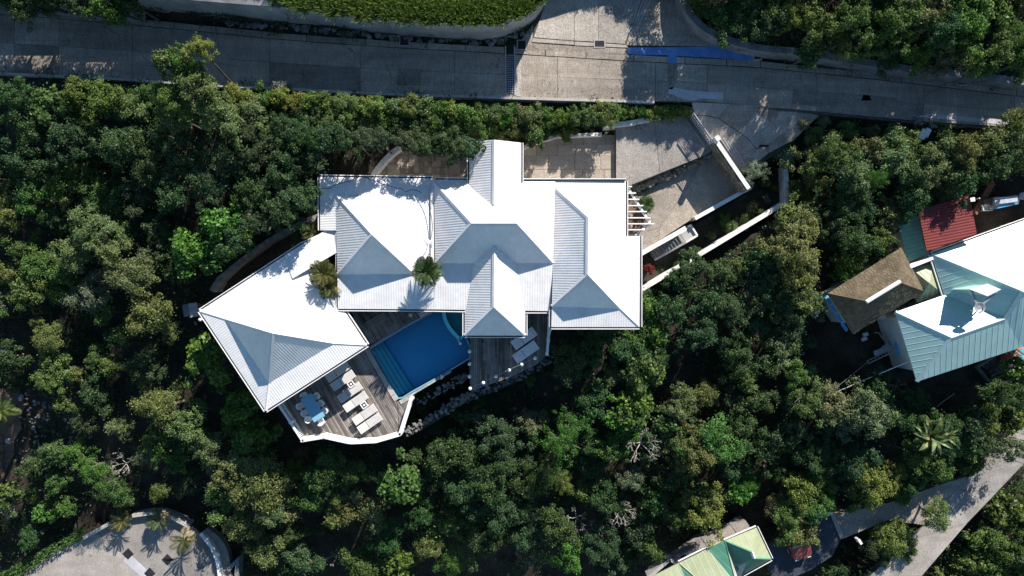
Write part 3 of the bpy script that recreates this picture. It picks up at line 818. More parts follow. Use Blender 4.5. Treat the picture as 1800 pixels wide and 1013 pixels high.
# tall rough stone wall at the gate, its inner face of courses
t = thing("gate_wall", "tall rough stone wall running from the gate along the lower courtyard", "wall", P(1285, 290, Z_LOWC))
zt_ = 1.65
path = PP([(1258, 247), (1316, 332)], zt_)
mb = MB(); ribbon(mb, path, 0.2, Z_LOWC - 1, zt_); put("wall", mb, M['brown_stone'], t)
mb = MB(); ribbon(mb, path, 0.28, zt_, zt_ + 0.07); put("coping", mb, M['white_wall'], t)
d = (path[1] - path[0]); d.z = 0; L = d.length; d.normalize(); nrm = Vector((-d.y, d.x, 0))
if nrm.x > 0: nrm = -nrm
for row in range(9):
    s = 0.0
    while s < L - 0.1:
        w = min(rnd.uniform(0.3, 0.6), L - s)
        c = path[0] + d * (s + w/2) + nrm * (0.1 + rnd.uniform(0.03, 0.07)); c.z = Z_LOWC + 0.1 + row * 0.22
        mb = MB(); mb.box(c, (w - 0.03, 0.1, 0.2), math.atan2(d.y, d.x)); put("stone", mb, M['brown_stone'], t)
        s += w
mb = MB(); mb.prism(PP([(1296, 316), (1306, 310), (1318, 331), (1308, 336)], 0.9), Z_LOWC, 0.9); put("end_pier", mb, M['white_wall'], t)

# sliding gate of tubular bars
ga, gb = P(1220, 199, 1.7), P(1254, 248, 1.7)
t = thing("driveway_gate", "slim metal driveway gate between hedge end and stone wall", "gate", P(1237, 224, Z_DRIVE))
gd_ = (gb - ga); gl = gd_.length; gd_.normalize()
for zr in (1.7, 1.2, 0.62):
    mb = MB(); mb.beam(Vector((ga.x, ga.y, zr)), Vector((gb.x, gb.y, zr)), 0.06, 0.06); put("rail", mb, M['steel'], t)
for i in range(19):
    p = ga + gd_ * gl * i / 18
    mb = MB(); mb.beam(Vector((p.x, p.y, 0.6)), Vector((p.x, p.y, 1.66)), 0.035, 0.035); put("bar", mb, M['white_trim'], t)
off = Vector((gd_.y, -gd_.x, 0)) * 0.3
mb = MB(); mb.beam(ga + off + Vector((0, 0, -1.2)), gb + off + Vector((0, 0, -1.2)), 0.05, 0.05); put("ground_track", mb, M['steel'], t)
mb = MB(); mb.box(P(1255, 248, 1.3), (0.35, 0.3, 1.8), R(-55)); put("gate_post", mb, M['white_wall'], t)
t = thing("intercom_stand", "small dark metal stand outside the stone gate wall", "stand", P(1344, 258, 0.5))
mb = MB(); mb.beam(P(1337, 256, 1.2), P(1352, 256, 1.2), 0.12, 0.3); put("top_bar", mb, M['black_metal'], t)
mb = MB(); mb.beam(P(1352, 256, 1.0), P(1348, 269, 0.4), 0.06, 0.06); put("leg", mb, M['steel'], t)
mb = MB(); mb.beam(P(1338, 256, 1.0), P(1338, 263, 0.3), 0.06, 0.06); put("leg", mb, M['steel'], t)

# garden stairs
t = thing("garden_stairs", "grey outdoor stairs with white side walls dropping to the garden", "stairs", P(1170, 430, Z_GARD))
A, B = (1196, 410), (1142, 443)        # upper edge line, top to bottom step
C_, D_ = (1204, 424), (1152, 455)
n = 10
for i in range(n):
    k0, k1 = i / n, (i + 1) / n
    z = Z_LOWC + 0.1 - 0.1 * i
    q = [(A[0]+(B[0]-A[0])*k0, A[1]+(B[1]-A[1])*k0), (A[0]+(B[0]-A[0])*k1, A[1]+(B[1]-A[1])*k1), (C_[0]+(D_[0]-C_[0])*k1, C_[1]+(D_[1]-C_[1])*k1), (C_[0]+(D_[0]-C_[0])*k0, C_[1]+(D_[1]-C_[1])*k0)]
    mb = MB(); mb.prism(PP(q, z), Z_GARD - 0.3, z); put("tread", mb, M['apron'], t)
    mb = MB(); mb.beam(P(*q[1], z + 0.012), P(*q[2], z + 0.012), 0.06, 0.05); put("nosing", mb, M['stone'], t)
mb = MB(); mb.prism(PP([(1196, 410), (1214, 397), (1225, 413), (1204, 424)], Z_LOWC + 0.12), Z_GARD - 0.3, Z_LOWC + 0.12); put("landing", mb, M['coping'], t)
mb = MB(); mb.beam(P(1152, 456.5, Z_GARD + 0.35), P(1206, 426, Z_LOWC + 0.25), 0.16, 1.4); put("side_wall", mb, M['white_wall'], t)
mb = MB(); mb.beam(P(1206, 426, Z_LOWC + 0.25), P(1226, 414, Z_LOWC + 0.25), 0.14, 1.2); put("side_wall", mb, M['white_wall'], t)
mb = MB(); mb.beam(P(1226, 414, Z_LOWC + 0.27), P(1214, 395, Z_LOWC + 0.27), 0.13, 1.2); put("side_wall", mb, M['white_wall'], t)

# pergola
t = thing("pergola", "white slatted pergola fixed to the villa's right side", "pergola", P(1118, 370, Z_LOWC))
zg = 2.6
for (y_, x1) in ((328, 1111), (339.5, 1118), (350.5, 1124), (361.5, 1131), (372, 1137), (383, 1144), (393.5, 1150), (404, 1133)):
    mb = MB(); mb.beam(P(1100, y_, zg), P(x1, y_, zg), 0.075, 0.16); put("slat", mb, M['white_trim'], t)
mb = MB(); mb.beam(P(1103, 329, zg - 0.17), P(1145, 396, zg - 0.17), 0.13, 0.18); put("beam", mb, M['white_trim'], t)
mb = MB(); mb.beam(P(1142, 394, zg - 0.172), P(1117, 413, zg - 0.172), 0.13, 0.18); put("beam", mb, M['white_trim'], t)
for px, py in ((1106, 334), (1142, 391)):
    c = P(px, py, zg - 0.35)
    mb = MB(); mb.beam(Vector((c.x, c.y, Z_LOWC)), c, 0.12, 0.12); put("post", mb, M['white_trim'], t)
bed = tag(put("planting_bed", (lambda m: (m.prism(PP([(1099, 335), (1106, 334), (1142, 393), (1118, 410), (1099, 410)], Z_LOWC + 0.05), Z_LOWC - .1, Z_LOWC + 0.05), m)[1])(MB()), M['red_soil']), "brown planting bed under the white pergola", kind='structure')
for i in range(9):
    px, py = rnd.uniform(1101, 1128), rnd.uniform(345, 405)
    (put("bed_stone", (lambda m: (m.rock(P(px, py, Z_LOWC + 0.1), 0.2), m)[1])(MB()), M['brown_stone'], bed))

# ------------------------------------------------------------------ lower road, drive, parking pad, round terrace
lr = struct("lower_road", "worn concrete road crossing the lower right corner")
mb = MB(); mb.prism(PP(lroad_poly, Z_LROAD - .05), Z_LROAD - 0.8, Z_LROAD - 0.05); put("road_base", mb, M['joint'], lr)
Lt, Rt = [(1480, 1060), (1530, 1013), (1600, 950), (1680, 862), (1740, 800), (1830, 715)], [(1575, 1060), (1620, 1013), (1700, 920), (1752, 866), (1800, 815), (1900, 720)]
def at(line, k):
    s = k * (len(line) - 1); i = min(int(s), len(line) - 2); f = s - i
    return (line[i][0] + (line[i+1][0]-line[i][0])*f, line[i][1] + (line[i+1][1]-line[i][1])*f)
for i in range(5):
    k0, k1 = i / 5, (i + 1) / 5
    slab(lr, [at(Lt, k0), at(Lt, (k0+k1)/2), at(Lt, k1), at(Rt, k1), at(Rt, (k0+k1)/2), at(Rt, k0)], Z_LROAD + rnd.uniform(-.01, .01), M['drive'], shrink=0.015)
ld = struct("branch_drive", "shaded grey concrete drive branching off the lower road")
mb = MB(); mb.prism(PP(ldrive_poly, Z_LROAD - 0.02), Z_LROAD - 0.8, Z_LROAD - 0.02); put("drive_slab", mb, M['road'], ld)
mb = MB(); mb.beam(P(1464, 905, Z_LROAD + 0.1), P(1481, 947, Z_LROAD + 0.1), 0.3, 0.3); put("edge_kerb", mb, M['apron'], ld)
mb = MB(); mb.prism(PP(lpad_poly, Z_LROAD - 0.03), Z_LROAD - 0.8, Z_LROAD - 0.03)
tag(put("parking_pad", mb, M['dark_pad']), "dark bluish parking pad beside the green-roofed house", kind='structure')
wall_thing("low white wall at the head of the dark parking pad", [(1436, 909), (1464, 902)], Z_LROAD + 0.4, Z_LROAD - 0.5, 0.2)
wall_thing("white gate stub in the bushes by the lower road", [(1510, 949), (1515, 957)], Z_LROAD + 0.2, Z_LROAD - 0.5, 0.16)

tr = struct("round_terrace", "round grey concrete terrace with black diamond tiles at lower left")
cT = [(20, 1060), (45, 1006), (95, 972), (150, 943), (190, 925), (235, 908), (300, 908), (345, 930), (372, 962), (388, 1000), (394, 1060)]
mb = MB(); mb.prism(PP(cT, Z_TERR - 0.05), Z_TERR - 0.8, Z_TERR - 0.05); put("terrace_base", mb, M['joint'], tr)
j0, j1 = (168, 934), (268, 1020)
def half(poly, sgn):
    a, b = (j1[1]-j0[1]), -(j1[0]-j0[0]); c = a*j0[0] + b*j0[1]
    return clip_poly(poly, a*sgn, b*sgn, c*sgn)
for s in (1, -1):
    slab(tr, half(cT, s), Z_TERR, M['drive'], "terrace_slab", shrink=0.02)
def strip(a, b, w): 
    dx, dy = b[0]-a[0], b[1]-a[1]; l = math.hypot(dx, dy); nx, ny = -dy/l*w/2, dx/l*w/2
    return [(a[0]+nx, a[1]+ny), (b[0]+nx, b[1]+ny), (b[0]-nx, b[1]-ny), (a[0]-nx, a[1]-ny)]
mb = MB(); mb.prism(PP(strip((222, 980), (268, 1022), 16), Z_TERR + 0.012), Z_TERR - .1, Z_TERR + 0.012); put("path_band", mb, M['pale_patch'], tr)
for (cx_, cy_) in ((225, 974), (294, 984), (263, 1008)):
    mb = MB(); mb.prism(PP([(cx_, cy_-10), (cx_+10, cy_), (cx_, cy_+10), (cx_-10, cy_)], Z_TERR + 0.025), Z_TERR - .1, Z_TERR + 0.025); put("black_tile", mb, M['black_metal'], tr)
wall_thing("pale curved wall edging the round terrace on the upper left", [(146, 946), (190, 922)], Z_TERR + 0.5, Z_TERR - .6, 0.25, 'coping', name="terrace_wall")
wall_thing("curved wall behind the palms at the top of the round terrace", [(232, 907), (270, 903), (300, 910), (330, 925)], Z_TERR + 0.5, Z_TERR - .6, 0.25, 'coping', name="terrace_wall", smooth=4)
wall_thing("curved white wall edging the round terrace on the right", [(352, 938), (370, 960), (382, 988), (388, 1030)], Z_TERR + 0.5, Z_TERR - .6, 0.25, 'white_wall', name="terrace_wall", smooth=4)
mb = MB(); ribbon(mb, smooth_path(PP([(360, 934), (384, 955), (396, 985), (400, 1040)], Z_TERR), 4), 0.75, Z_TERR - 0.6, Z_TERR + 0.05)
tag(put("terrace_walk", mb, M['road']), "grey curved walkway outside the round terrace wall", kind='structure')
wall_thing("angular grey wall fin right of the round terrace", [(400, 1003), (417, 985), (414, 1030)], Z_TERR + 0.4, Z_TERR - .6, 0.3, 'grey_wall')

# ------------------------------------------------------------------ corrugated roofs
def corr(pts, pitch=0.17, amp=0.011, prof=None):
    """corrugated sheet over a (near-)planar convex polygon: returns list of faces"""
    n = Vector((0, 0, 0))
    for i in range(len(pts)):
        p, q = pts[i], pts[(i+1) % len(pts)]
        n += Vector(((p.y-q.y)*(p.z+q.z), (p.z-q.z)*(p.x+q.x), (p.x-q.x)*(p.y+q.y)))
    n.normalize()
    if n.z < 0: n = -n; pts = list(reversed(pts))
    u = n.cross(Vector((0, 0, 1)))
    if u.length < 1e-4: u = Vector((1, 0, 0))
    u.normalize()
    prof = prof or ((0.0, 0.0), (0.5, 1.0), (1.0, 0.0))
    s_ = [p.dot(u) for p in pts]
    lo, hi = min(s_), max(s_)
    faces = []
    k = math.floor(lo / pitch)
    while k * pitch < hi:
        for (t0, h0), (t1, h1) in zip(prof[:-1], prof[1:]):
            a, b = (k + t0) * pitch, (k + t1) * pitch
            q = pts
            for sg, c in ((1, b), (-1, -a)):
                out = []
                for i in range(len(q)):
                    p0, p1 = q[i], q[(i+1) % len(q)]
                    d0, d1 = sg * p0.dot(u) - c, sg * p1.dot(u) - c
                    if d0 <= 0: out.append(p0)
                    if (d0 < 0 < d1) or (d1 < 0 < d0): out.append(p0 + (p1 - p0) * (d0 / (d0 - d1)))
                q = out
                if len(q) < 3: break
            if len(q) < 3: continue
            faces.append([p + n * amp * (h0 + (h1 - h0) * (p.dot(u) - a) / (b - a)) for p in q])
        k += 1
    return faces, n, pts

def roof_part(house, faces, mat, caps=(), gutters=(), pitch=0.17, amp=0.011, cap_mat=None, th=0.1, prof=None, cap_w=0.3, gut_mat=None, slope_label=None, lip=True):
    """one roof block: frame (soffit) part with roof_slope, ridge_cap and gutter sub-parts"""
    soff = MB()
    W = []
    for f in faces:
        pts = PP(f) if not isinstance(f[0], Vector) else list(f)
        W.append(pts)
        low = [p - Vector((0, 0, th)) for p in pts]
        nz = sum(low[i].x*low[(i+1) % len(low)].y - low[(i+1) % len(low)].x*low[i].y for i in range(len(low)))
        if nz > 0: low.reverse()
        soff.face(low)
    r = put("roof", soff, M['stucco'], house)
    for pts in W:
        fs, n, pts = corr(pts, pitch, amp, prof)
        mb = MB()
        for f in fs: mb.face(f)
        for i in range(len(pts)):
            a, b = pts[i], pts[(i+1) % len(pts)]
            dz = Vector((0, 0, th - 0.004))
            mb.face([a, a - dz, b - dz, b])
        put("roof_slope", mb, mat, r)
    for a, b in caps:
        a, b = P(*a), P(*b)
        d = (b - a).normalized(); s = Vector((-d.y, d.x, 0)).normalized() * cap_w / 2
        up = Vector((0, 0, amp + 0.05)); dn = Vector((0, 0, -0.05))
        mb = MB(); A = [a - s + dn, a + up, a + s + dn]; B = [b - s + dn, b + up, b + s + dn]
        mb.face([A[0], B[0], B[1], A[1]][::-1]); mb.face([A[1], B[1], B[2], A[2]][::-1]); mb.face(A); mb.face(B[::-1]); mb.face([A[0], A[2], B[2], B[0]][::-1])
        put("ridge_cap", mb, cap_mat or mat, r)
    for a, b in gutters:
        a, b = P(*a), P(*b)
        d = (b - a); d.z = 0; d.normalize(); o = Vector((d.y, -d.x, 0))      # outward is right of a->b
        mb = MB()
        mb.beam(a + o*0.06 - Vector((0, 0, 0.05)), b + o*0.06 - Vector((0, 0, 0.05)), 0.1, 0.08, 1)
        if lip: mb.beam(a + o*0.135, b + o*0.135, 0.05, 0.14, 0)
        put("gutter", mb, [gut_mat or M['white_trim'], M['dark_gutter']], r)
    return r

# ------------------------------------------------------------------ main villa
villa = thing("villa", "white villa of joined hip roofs in corrugated metal at the centre", "house", P(860, 420, -1.5))
def walls(house, poly, z1, z0, mat='stucco'):
    mb = MB(); mb.prism(PP(poly, z1), z0, z1); return put("wall", mb, M[mat], house)
walls(villa, [(605, 325), (758, 325), (758, 528), (608, 528)], 2.85, -2.5)
walls(villa, [(760, 332), (968, 332), (958, 532), (760, 532)], 2.85, -2.5)
walls(villa, [(985, 332), (1088, 332), (1088, 426), (1112, 426), (1110, 560), (985, 560)], 2.95, -3.5)
walls(villa, [(834, 262), (907, 262), (907, 328), (834, 328)], 3.4, -0.5)
# glazed doors on the pool side and the courtyard side
for px in (640, 690, 800, 940):
    a = P(px, 529, 2.0); y_ = P(px, 530, 2.85).y - 0.04 if px < 758 else P(px, 533, 2.85).y - 0.04
    f = MB(); f.box((a.x, y_, 1.05), (1.7, 0.08, 2.1)); fr = put("glass_door", f, M['white_trim'], villa)
    for k in (-1, 1):
        g_ = MB(); g_.box((a.x + k*0.4, y_ - 0.03, 1.05), (0.7, 0.06, 1.9)); put("pane", g_, M['car_glass'], fr)
for px in (940, 1010, 1060):
    a = P(px, 330, 2.0); y_ = P(px, 332, 2.85).y + 0.04
    f = MB(); f.box((a.x, y_, 1.3), (1.1, 0.08, 1.3)); fr = put("window", f, M['white_trim'], villa)
    g_ = MB(); g_.box((a.x, y_ + 0.03, 1.3), (0.9, 0.06, 1.1)); put("pane", g_, M['car_glass'], fr)
for px, py in ((824, 582), (917, 582)):
    c = P(px, py, 2.8); mb = MB(); mb.box((c.x, c.y, 1.4), (0.18, 0.18, 2.8)); put("porch_post", mb, M['white_trim'], villa)
cw = dirty("white_ridge_metal", (0.56, 0.56, 0.59), (0.66, 0.66, 0.68), 1.5, 8, 0.45, 0, 0, speck=0.03)
zE, zB, zT = 3.0, 3.3, 5.5
a_ = (654, 413, zT); b1 = (590, 343, zB); b2 = (733, 343, zB); b3 = (728, 482, zB); b4 = (593, 483, zB); o1 = (562, 311, zE)
roof_part(villa, [[b1, b2, a_], [b2, b3, a_], [b3, b4, a_], [b4, b1, a_],
                  [o1, (760, 314, zE), b2, b1], [o1, b1, (592, 405, zB - 0.02), (563, 405, zE)],
                  [b2, (761, 314, zE + .02), (761, 487, 3.2), b3], [b4, b3, (763, 483, zB), (763, 544, zE), (594, 543, zE)]], M['roof_white'],
          caps=[((565, 314, zE + .05), b1), (b1, a_), (a_, b3), (a_, b4), ], cap_mat=cw,
          gutters=[((760, 314, zE), (562, 311, zE)), ((562, 311, zE), (563, 405, zE)), ((594, 410, zB - .05), (594, 543, zE)), ((594, 543, zE), (763, 544, zE))])
# box gutter between left and middle blocks
mb = MB(); mb.prism(PP([(757, 316), (763, 316), (763, 466), (757, 466)], 3.34), 3.2, 3.34); put("valley_gutter", mb, cw, villa)
zc = 3.42
r1, r2 = (829, 393, 5.6), (908, 393, 5.6)
cNW, cSW, cSE, cNE = (763, 321, zc), (765, 463, zc), (972, 463, zc), (976, 322, zc)
roof_part(villa, [[cNW, cNE, r2, r1], [cNE, cSE, r2], [cSE, cSW, r1, r2], [cSW, cNW, r1], [(763, 316, zc - .1), (976, 318, zc - .1), cNE, cNW],
                  [cSW, cSE, (967, 547, zE), (763, 544, zE)]], M['roof_white'],
          caps=[(cNW, r1), (r1, cSW), (r1, r2), (r2, cSE)], cap_mat=cw,
          gutters=[((824, 317, zc - .1), (765, 316, zc - .1)), ((763, 544, zE), (818, 545, zE)), ((924, 547, zE), (966, 547, zE))])
# north wing gable
roof_part(villa, [[(825, 249, 3.6), (869, 246, 4.74), (868, 364, 4.74), (825, 325, 3.6)], [(869, 246, 4.74), (916, 251, 3.6), (916, 325, 3.6), (868, 364, 4.74)]], M['roof_white'],
          caps=[((869, 246, 4.74), (868, 360, 4.74))], cap_mat=cw, gutters=[((825, 249, 3.6), (825, 318, 3.6)), ((916, 318, 3.6), (916, 251, 3.6))])
# right block
q1, q2 = (1034, 383, 5.1), (1033, 483, 5.1)
wN, wS, eN, eS = (976, 331, 3.35), (970, 539, 3.35), (1092, 331, 3.35), (1090, 543, 3.35)
roof_part(villa, [[wN, q1, q2, wS], [wS, q2, eS], [q1, eN, eS, q2], [wN, eN, q1], [(975, 318, 3.3), (1100, 318, 3.2), eN, wN],
                  [wS, eS, (1124, 575, 3.1), (969, 575, 3.1)], [eN, (1100, 318, 3.2), (1100, 415, 3.2), (1091, 415, 3.35)], [(1091, 415, 3.35), (1125, 415, 3.1), (1124, 575, 3.1), eS]], M['roof_white'],
          caps=[(wN, q1), (q1, q2), (q2, wS), (q2, eS), (eS, (1122, 573, 3.12))], cap_mat=cw,
          gutters=[((969, 575, 3.1), (1124, 575, 3.1)), ((1125, 575, 3.1), (1125, 415, 3.1)), ((1100, 415, 3.2), (1100, 318, 3.2)), ((1100, 318, 3.4), (917, 318, 3.45)), ((969, 545, 3.45), (969, 575, 3.1))])
# poolside wing
roof_part(villa, [[(869, 425, 4.45), (868, 540, 4.45), (817, 590, 2.95), (817, 470, 2.95)], [(869, 425, 4.45), (924, 470, 2.95), (923, 590, 2.95), (868, 540, 4.45)], [(868, 540, 4.45), (923, 590, 2.95), (817, 590, 2.95)]], M['roof_white'],
          caps=[((869, 436, 4.45), (868, 540, 4.45)), ((868, 540, 4.45), (817, 590, 2.96)), ((868, 540, 4.45), (923, 590, 2.96))], cap_mat=cw,
          gutters=[((817, 546, 2.95), (817, 590, 2.95)), ((817, 590, 2.95), (923, 590, 2.95)), ((923, 590, 2.95), (923, 549, 2.95))])

# dish, cable and stub pole on the villa
t = thing("satellite_dish", "small grey satellite dish on the white roof by the roof palm", "satellite dish", P(757, 430, 3.6))
mb = MB(); mb.tube([P(758, 436, 3.45), P(758, 428, 4.1)], 0.03, 6); put("mast", mb, M['steel'], t)
mb = MB(); c = P(752, 428, 4.1)
mb.lathe((0, 0, 0), [(0.02, 0), (0.14, 0.02), (0.26, 0.07), (0.3, 0.11), (0.28, 0.11), (0.13, 0.045)], 16)
dm = put("reflector", mb, M['steel'], t); dm.location = c - wloc(t); dm.rotation_euler = (R(58), 0, R(160)); dm.data.transform(Matrix.Translation(wloc(t)))
mb = MB(); mb.tube([c, P(747, 432, 4.25)], 0.015, 5); put("feed_arm", mb, M['steel'], t)
cab = [(566, 331, 3.2), (580, 331, 3.3), (592, 324, 3.25), (612, 319, 3.2), (636, 311, 3.12), (660, 319, 3.2), (690, 329, 3.38), (705, 332, 3.42), (713, 337, 3.5), (722, 334, 3.45), (735, 336, 3.5), (746, 344, 3.55), (753, 360, 3.5), (758, 380, 3.5), (760, 400, 3.5), (757, 420, 3.6), (752, 426, 3.75)]
mb = MB(); mb.tube(smooth_path([P(q[0], q[1], q[2] + 0.1) for q in cab], 4), 0.022, 5)
tag(put("roof_cable", mb, M['black_metal']), "thin black cable looping across the left white roof", "cable")

# ------------------------------------------------------------------ pavilion
pav = thing("pavilion", "white pavilion with a turned square hip roof left of the pool", "house", P(495, 570, -2))
W_, S_, E_, N_ = (351, 547, 2.9), (467, 722, 2.9), (645, 607, 2.9), (529, 431, 2.9)
bW, bS, bE, bN, ap_ = (396, 561, 3.16), (473, 674, 3.16), (587, 604, 3.16), (511, 490, 3.16), (479, 586, 5.35)
walls(pav, [(372, 550), (472, 700), (622, 603), (524, 452)], 2.25, -3.5)
roof_part(pav, [[bW, bN, ap_], [bN, bE, ap_], [bE, bS, ap_], [bS, bW, ap_], [W_, N_, bN, bW], [N_, E_, bE, bN], [E_, S_, bS, bE], [S_, W_, bW, bS]], M['roof_white'],
          caps=[(W_, bW), (bW, ap_), (ap_, bS), (bS, S_), (ap_, bE), (bE, E_)], cap_mat=cw,
          gutters=[(N_, W_), (W_, S_), (S_, E_), (E_, N_)])
roof_part(pav, [[(500, 449, 2.96), (592, 393, 2.96), (592, 444, 3.25), (514, 490, 3.25)]], M['roof_white'], gutters=[((592, 402, 2.96), (529, 431, 2.96))])
for px in (500, 560):
    a = P(px, 690 - (px-500)*0.62, 1.0)
    f = MB(); f.box((a.x - 0.1, a.y + 0.35, 1.05), (1.5, 0.08, 2.1), R(33)); fr = put("glass_door", f, M['white_trim'], pav)
    g_ = MB(); g_.box((a.x - 0.08, a.y + 0.32, 1.05), (1.3, 0.07, 1.9), R(33)); put("pane", g_, M['car_glass'], fr)
t = thing("wall_lantern", "tiny white lamp outside the pavilion's left corner", "lamp", P(354, 562, 1.0))
mb = MB(); mb.lathe(P(354, 562, 0.9), [(0.05, 0), (0.12, 0.05), (0.12, 0.25), (0.03, 0.32)], 10); put("shade", mb, M['plastic'], t)
mb = MB(); mb.beam(P(354, 562, 0.9), P(362, 560, 0.9), 0.05, 0.05); put("bracket", mb, M['black_metal'], t)

# ------------------------------------------------------------------ teal-roofed house on the right, with its sheds
rib = ((0.0, 0.0), (0.88, 0.0), (0.94, 1.0), (1.0, 0.0))
th_ = thing("teal_house", "large house with teal metal hip roofs at the right edge", "house", P(1720, 540, -2.3))
walls(th_, [(1645, 455), (1850, 385), (1850, 590), (1780, 605), (1622, 655), (1590, 560), (1662, 530)], 1.35, -3.0)
zL = 1.5
A_, Bv, hip, rid, rw = (1637, 447, zL), (1660, 519, zL), (1798, 513, 4.0), (1768, 560, 2.95), (1672, 594, 2.95)
roof_part(th_, [[A_, (1900, 352, zL), (1960, 470, 4.0), hip], [A_, hip, rid, Bv]], M['teal'], caps=[(A_, hip), (hip, rid), (hip, (1960, 470, 4.0))], cap_mat=M['teal_cap'], pitch=0.42, amp=0.013, prof=rib,
          gutters=[((1900, 352, zL), A_), (A_, Bv)])
roof_part(th_, [[Bv, rid, rw, (1574, 549, zL)], [(1574, 549, zL), rw, (1612, 671, zL)], [rw, rid, (1795, 611, zL), (1612, 671, zL)], [rid, hip, (1930, 566, zL), (1795, 611, zL)]], M['teal'],
          caps=[(rw, rid), (rw, (1612, 671, zL)), (rw, (1574, 549, zL))], cap_mat=M['teal_cap'], pitch=0.42, amp=0.013, prof=rib)
mb = MB(); mb.beam(P(1798, 513, 4.06), P(1768, 560, 3.02), 0.3, 0.06); put("hip_flashing", mb, M['teal_cap'], th_)
# box dormer
d_ = MB(); top = PP([(1707, 509), (1736, 501), (1758, 509), (1736, 519)], 4.0); d_.prism(top, 1.9, 3.92)
dm = put("dormer", d_, M['teal'], th_)
d2 = MB(); d2.prism([p + (p - sum(top, Vector())/4).normalized()*0.08 for p in top], 3.92, 4.0); put("dormer_top", d2, M['roof_white'], dm)
t = thing("rooftop_dish", "grey satellite dish on twin struts in the teal roof valley", "satellite dish", P(1720, 545, 3.0))
mb = MB(); c = P(1720, 541, 3.7)
mb.lathe(c, [(0.03, 0), (0.18, 0.02), (0.32, 0.08), (0.38, 0.14), (0.35, 0.14), (0.16, 0.06)], 18); put("reflector", mb, M['steel'], t)
for px, py in ((1708, 511), (1752, 513)):
    mb = MB(); mb.beam(P(px, py, 3.75), c, 0.16, 0.08); put("strut", mb, M['steel'], t)
mb = MB(); mb.tube([P(1720, 546, 1.8), c], 0.05, 6); put("mast", mb, M['steel'], t)
mb = MB(); mb.tube([c + Vector((0.2, -.2, .1)), c + Vector((-0.02, 0, .45))], 0.03, 6); put("feed_horn", mb, M['black_metal'], t)
mb = MB(); mb.tube(smooth_path([P(1706, 545, 2.9), P(1709, 547, 3.1), P(1712, 545, 3.2)], 4), 0.04, 6); put("cable_hook", mb, M['plastic'], t)

t = thing("red_shed", "shed with a flat dark red ribbed roof beside the teal house", "shed", P(1665, 395, -2.3))
walls(t, [(1630, 380), (1698, 358), (1708, 405), (1636, 432)], 1.9, -2.8)
roof_part(t, [[(1614, 370, 2.0), (1704, 343, 2.15), (1717, 411, 2.15), (1629, 442, 2.0)]], M['red_roof'], pitch=0.2, amp=0.018)
t = thing("green_lean_to", "green sheet-roofed lean-to between trees and the red roof", "shed", P(1605, 430, -2.3))
walls(t, [(1584, 408), (1614, 396), (1626, 440), (1600, 448)], 0.85, -2.8)
roof_part(t, [[(1578, 392, 1.0), (1617, 372, 1.25), (1634, 446, 1.25), (1596, 462, 1.0)]], M['lean_green_lit'], pitch=0.3, amp=0.02)
t = thing("fascia_beam", "pale fascia beam joining brown roof and teal roof", "beam", P(1620, 461, 1.0))
mb = MB(); mb.beam(P(1600, 469, 1.6), P(1640, 453, 1.6), 0.28, 0.3); put("beam", mb, M['white_trim'], t)
mb = MB(); mb.beam(P(1601, 471, 1.3), P(1640, 456, 1.3), 0.1, 3.0); put("wall", mb, M['stucco'], t)
t = thing("green_porch", "small porch with a pale green pyramid roof beside the brown roof", "porch", P(1630, 495, -2.3))
walls(t, [(1612, 480), (1636, 470), (1650, 515), (1618, 525)], 0.9, -2.8)
roof_part(t, [[(1604, 474, 1.0), (1640, 460, 1.0), (1634, 498, 1.9)], [(1640, 460, 1.0), (1658, 517, 1.0), (1634, 498, 1.9)], [(1658, 517, 1.0), (1612, 532, 1.0), (1634, 498, 1.9)], [(1612, 532, 1.0), (1604, 474, 1.0), (1634, 498, 1.9)]], M['pale_and_lit_green'], pitch=0.4, amp=0.015, prof=rib)

t = thing("shingled_cottage", "cottage with a brown shingle hip roof and white ridge", "house", P(1540, 515, -2.3))
walls(t, [(1468, 520), (1580, 455), (1612, 508), (1505, 570)], 1.3, -3.0)
zc_ = 1.5
cN, cE, cS, cW = (1584, 436, zc_), (1624, 512, zc_), (1500, 587, zc_), (1456, 516, zc_)
ra, rb = (1524, 530, 3.3), (1580, 496, 3.3)
r_ = roof_part(t, [[cW, cN, rb, ra], [cN, cE, rb], [cE, cS, ra, rb], [cS, cW, ra]], M['shingle'], caps=[(ra, cW), (ra, cS), (rb, cN), (rb, cE)], pitch=0.5, amp=0.0, cap_w=0.16)
mb = MB(); mb.tube([P(ra[0]-1, ra[1]+1, 3.36), P(rb[0]+2, rb[1]-1, 3.36)], 0.14, 8); put("ridge_tube", mb, M['white_trim'], r_)
# shingle tabs in courses: small boards lapped up each slope, joined into one part per slope
def shingles(f):
    pts = PP(f); n = (pts[1]-pts[0]).cross(pts[2]-pts[0]).normalized()
    if n.z < 0: n = -n
    u = n.cross(Vector((0, 0, 1))).normalized(); v = n.cross(u)
    if v.z < 0: v = -v; u = -u
    o = pts[0]; uv = [((p-o).dot(u), (p-o).dot(v)) for p in pts]
    mb = MB(); y0 = min(q[1] for q in uv); y1 = max(q[1] for q in uv); k = 0
    while y0 + k*0.21 < y1:
        ya = y0 + k*0.21; x = min(q[0] for q in uv) + (k % 2)*0.12
        while x < max(q[0] for q in uv):
            w = rnd.uniform(0.19, 0.28)
            q = clip_rect(uv, x, ya, x + w - 0.025, ya + 0.2)
            if len(q) >= 3:
                h = rnd.uniform(0.008, 0.03)
                top = [o + u*a + v*b + n*(0.008 + h*(1 - (b-ya)/0.25)) for a, b in q]
                nz = (top[1]-top[0]).cross(top[2]-top[0]).z
                if nz < 0: top.reverse()
                mb.face(top)
                for i in range(len(top)):
                    a, b = top[i], top[(i+1) % len(top)]; mb.face([a, a - n*0.035, b - n*0.035, b])
            x += w
        k += 1
    return mb
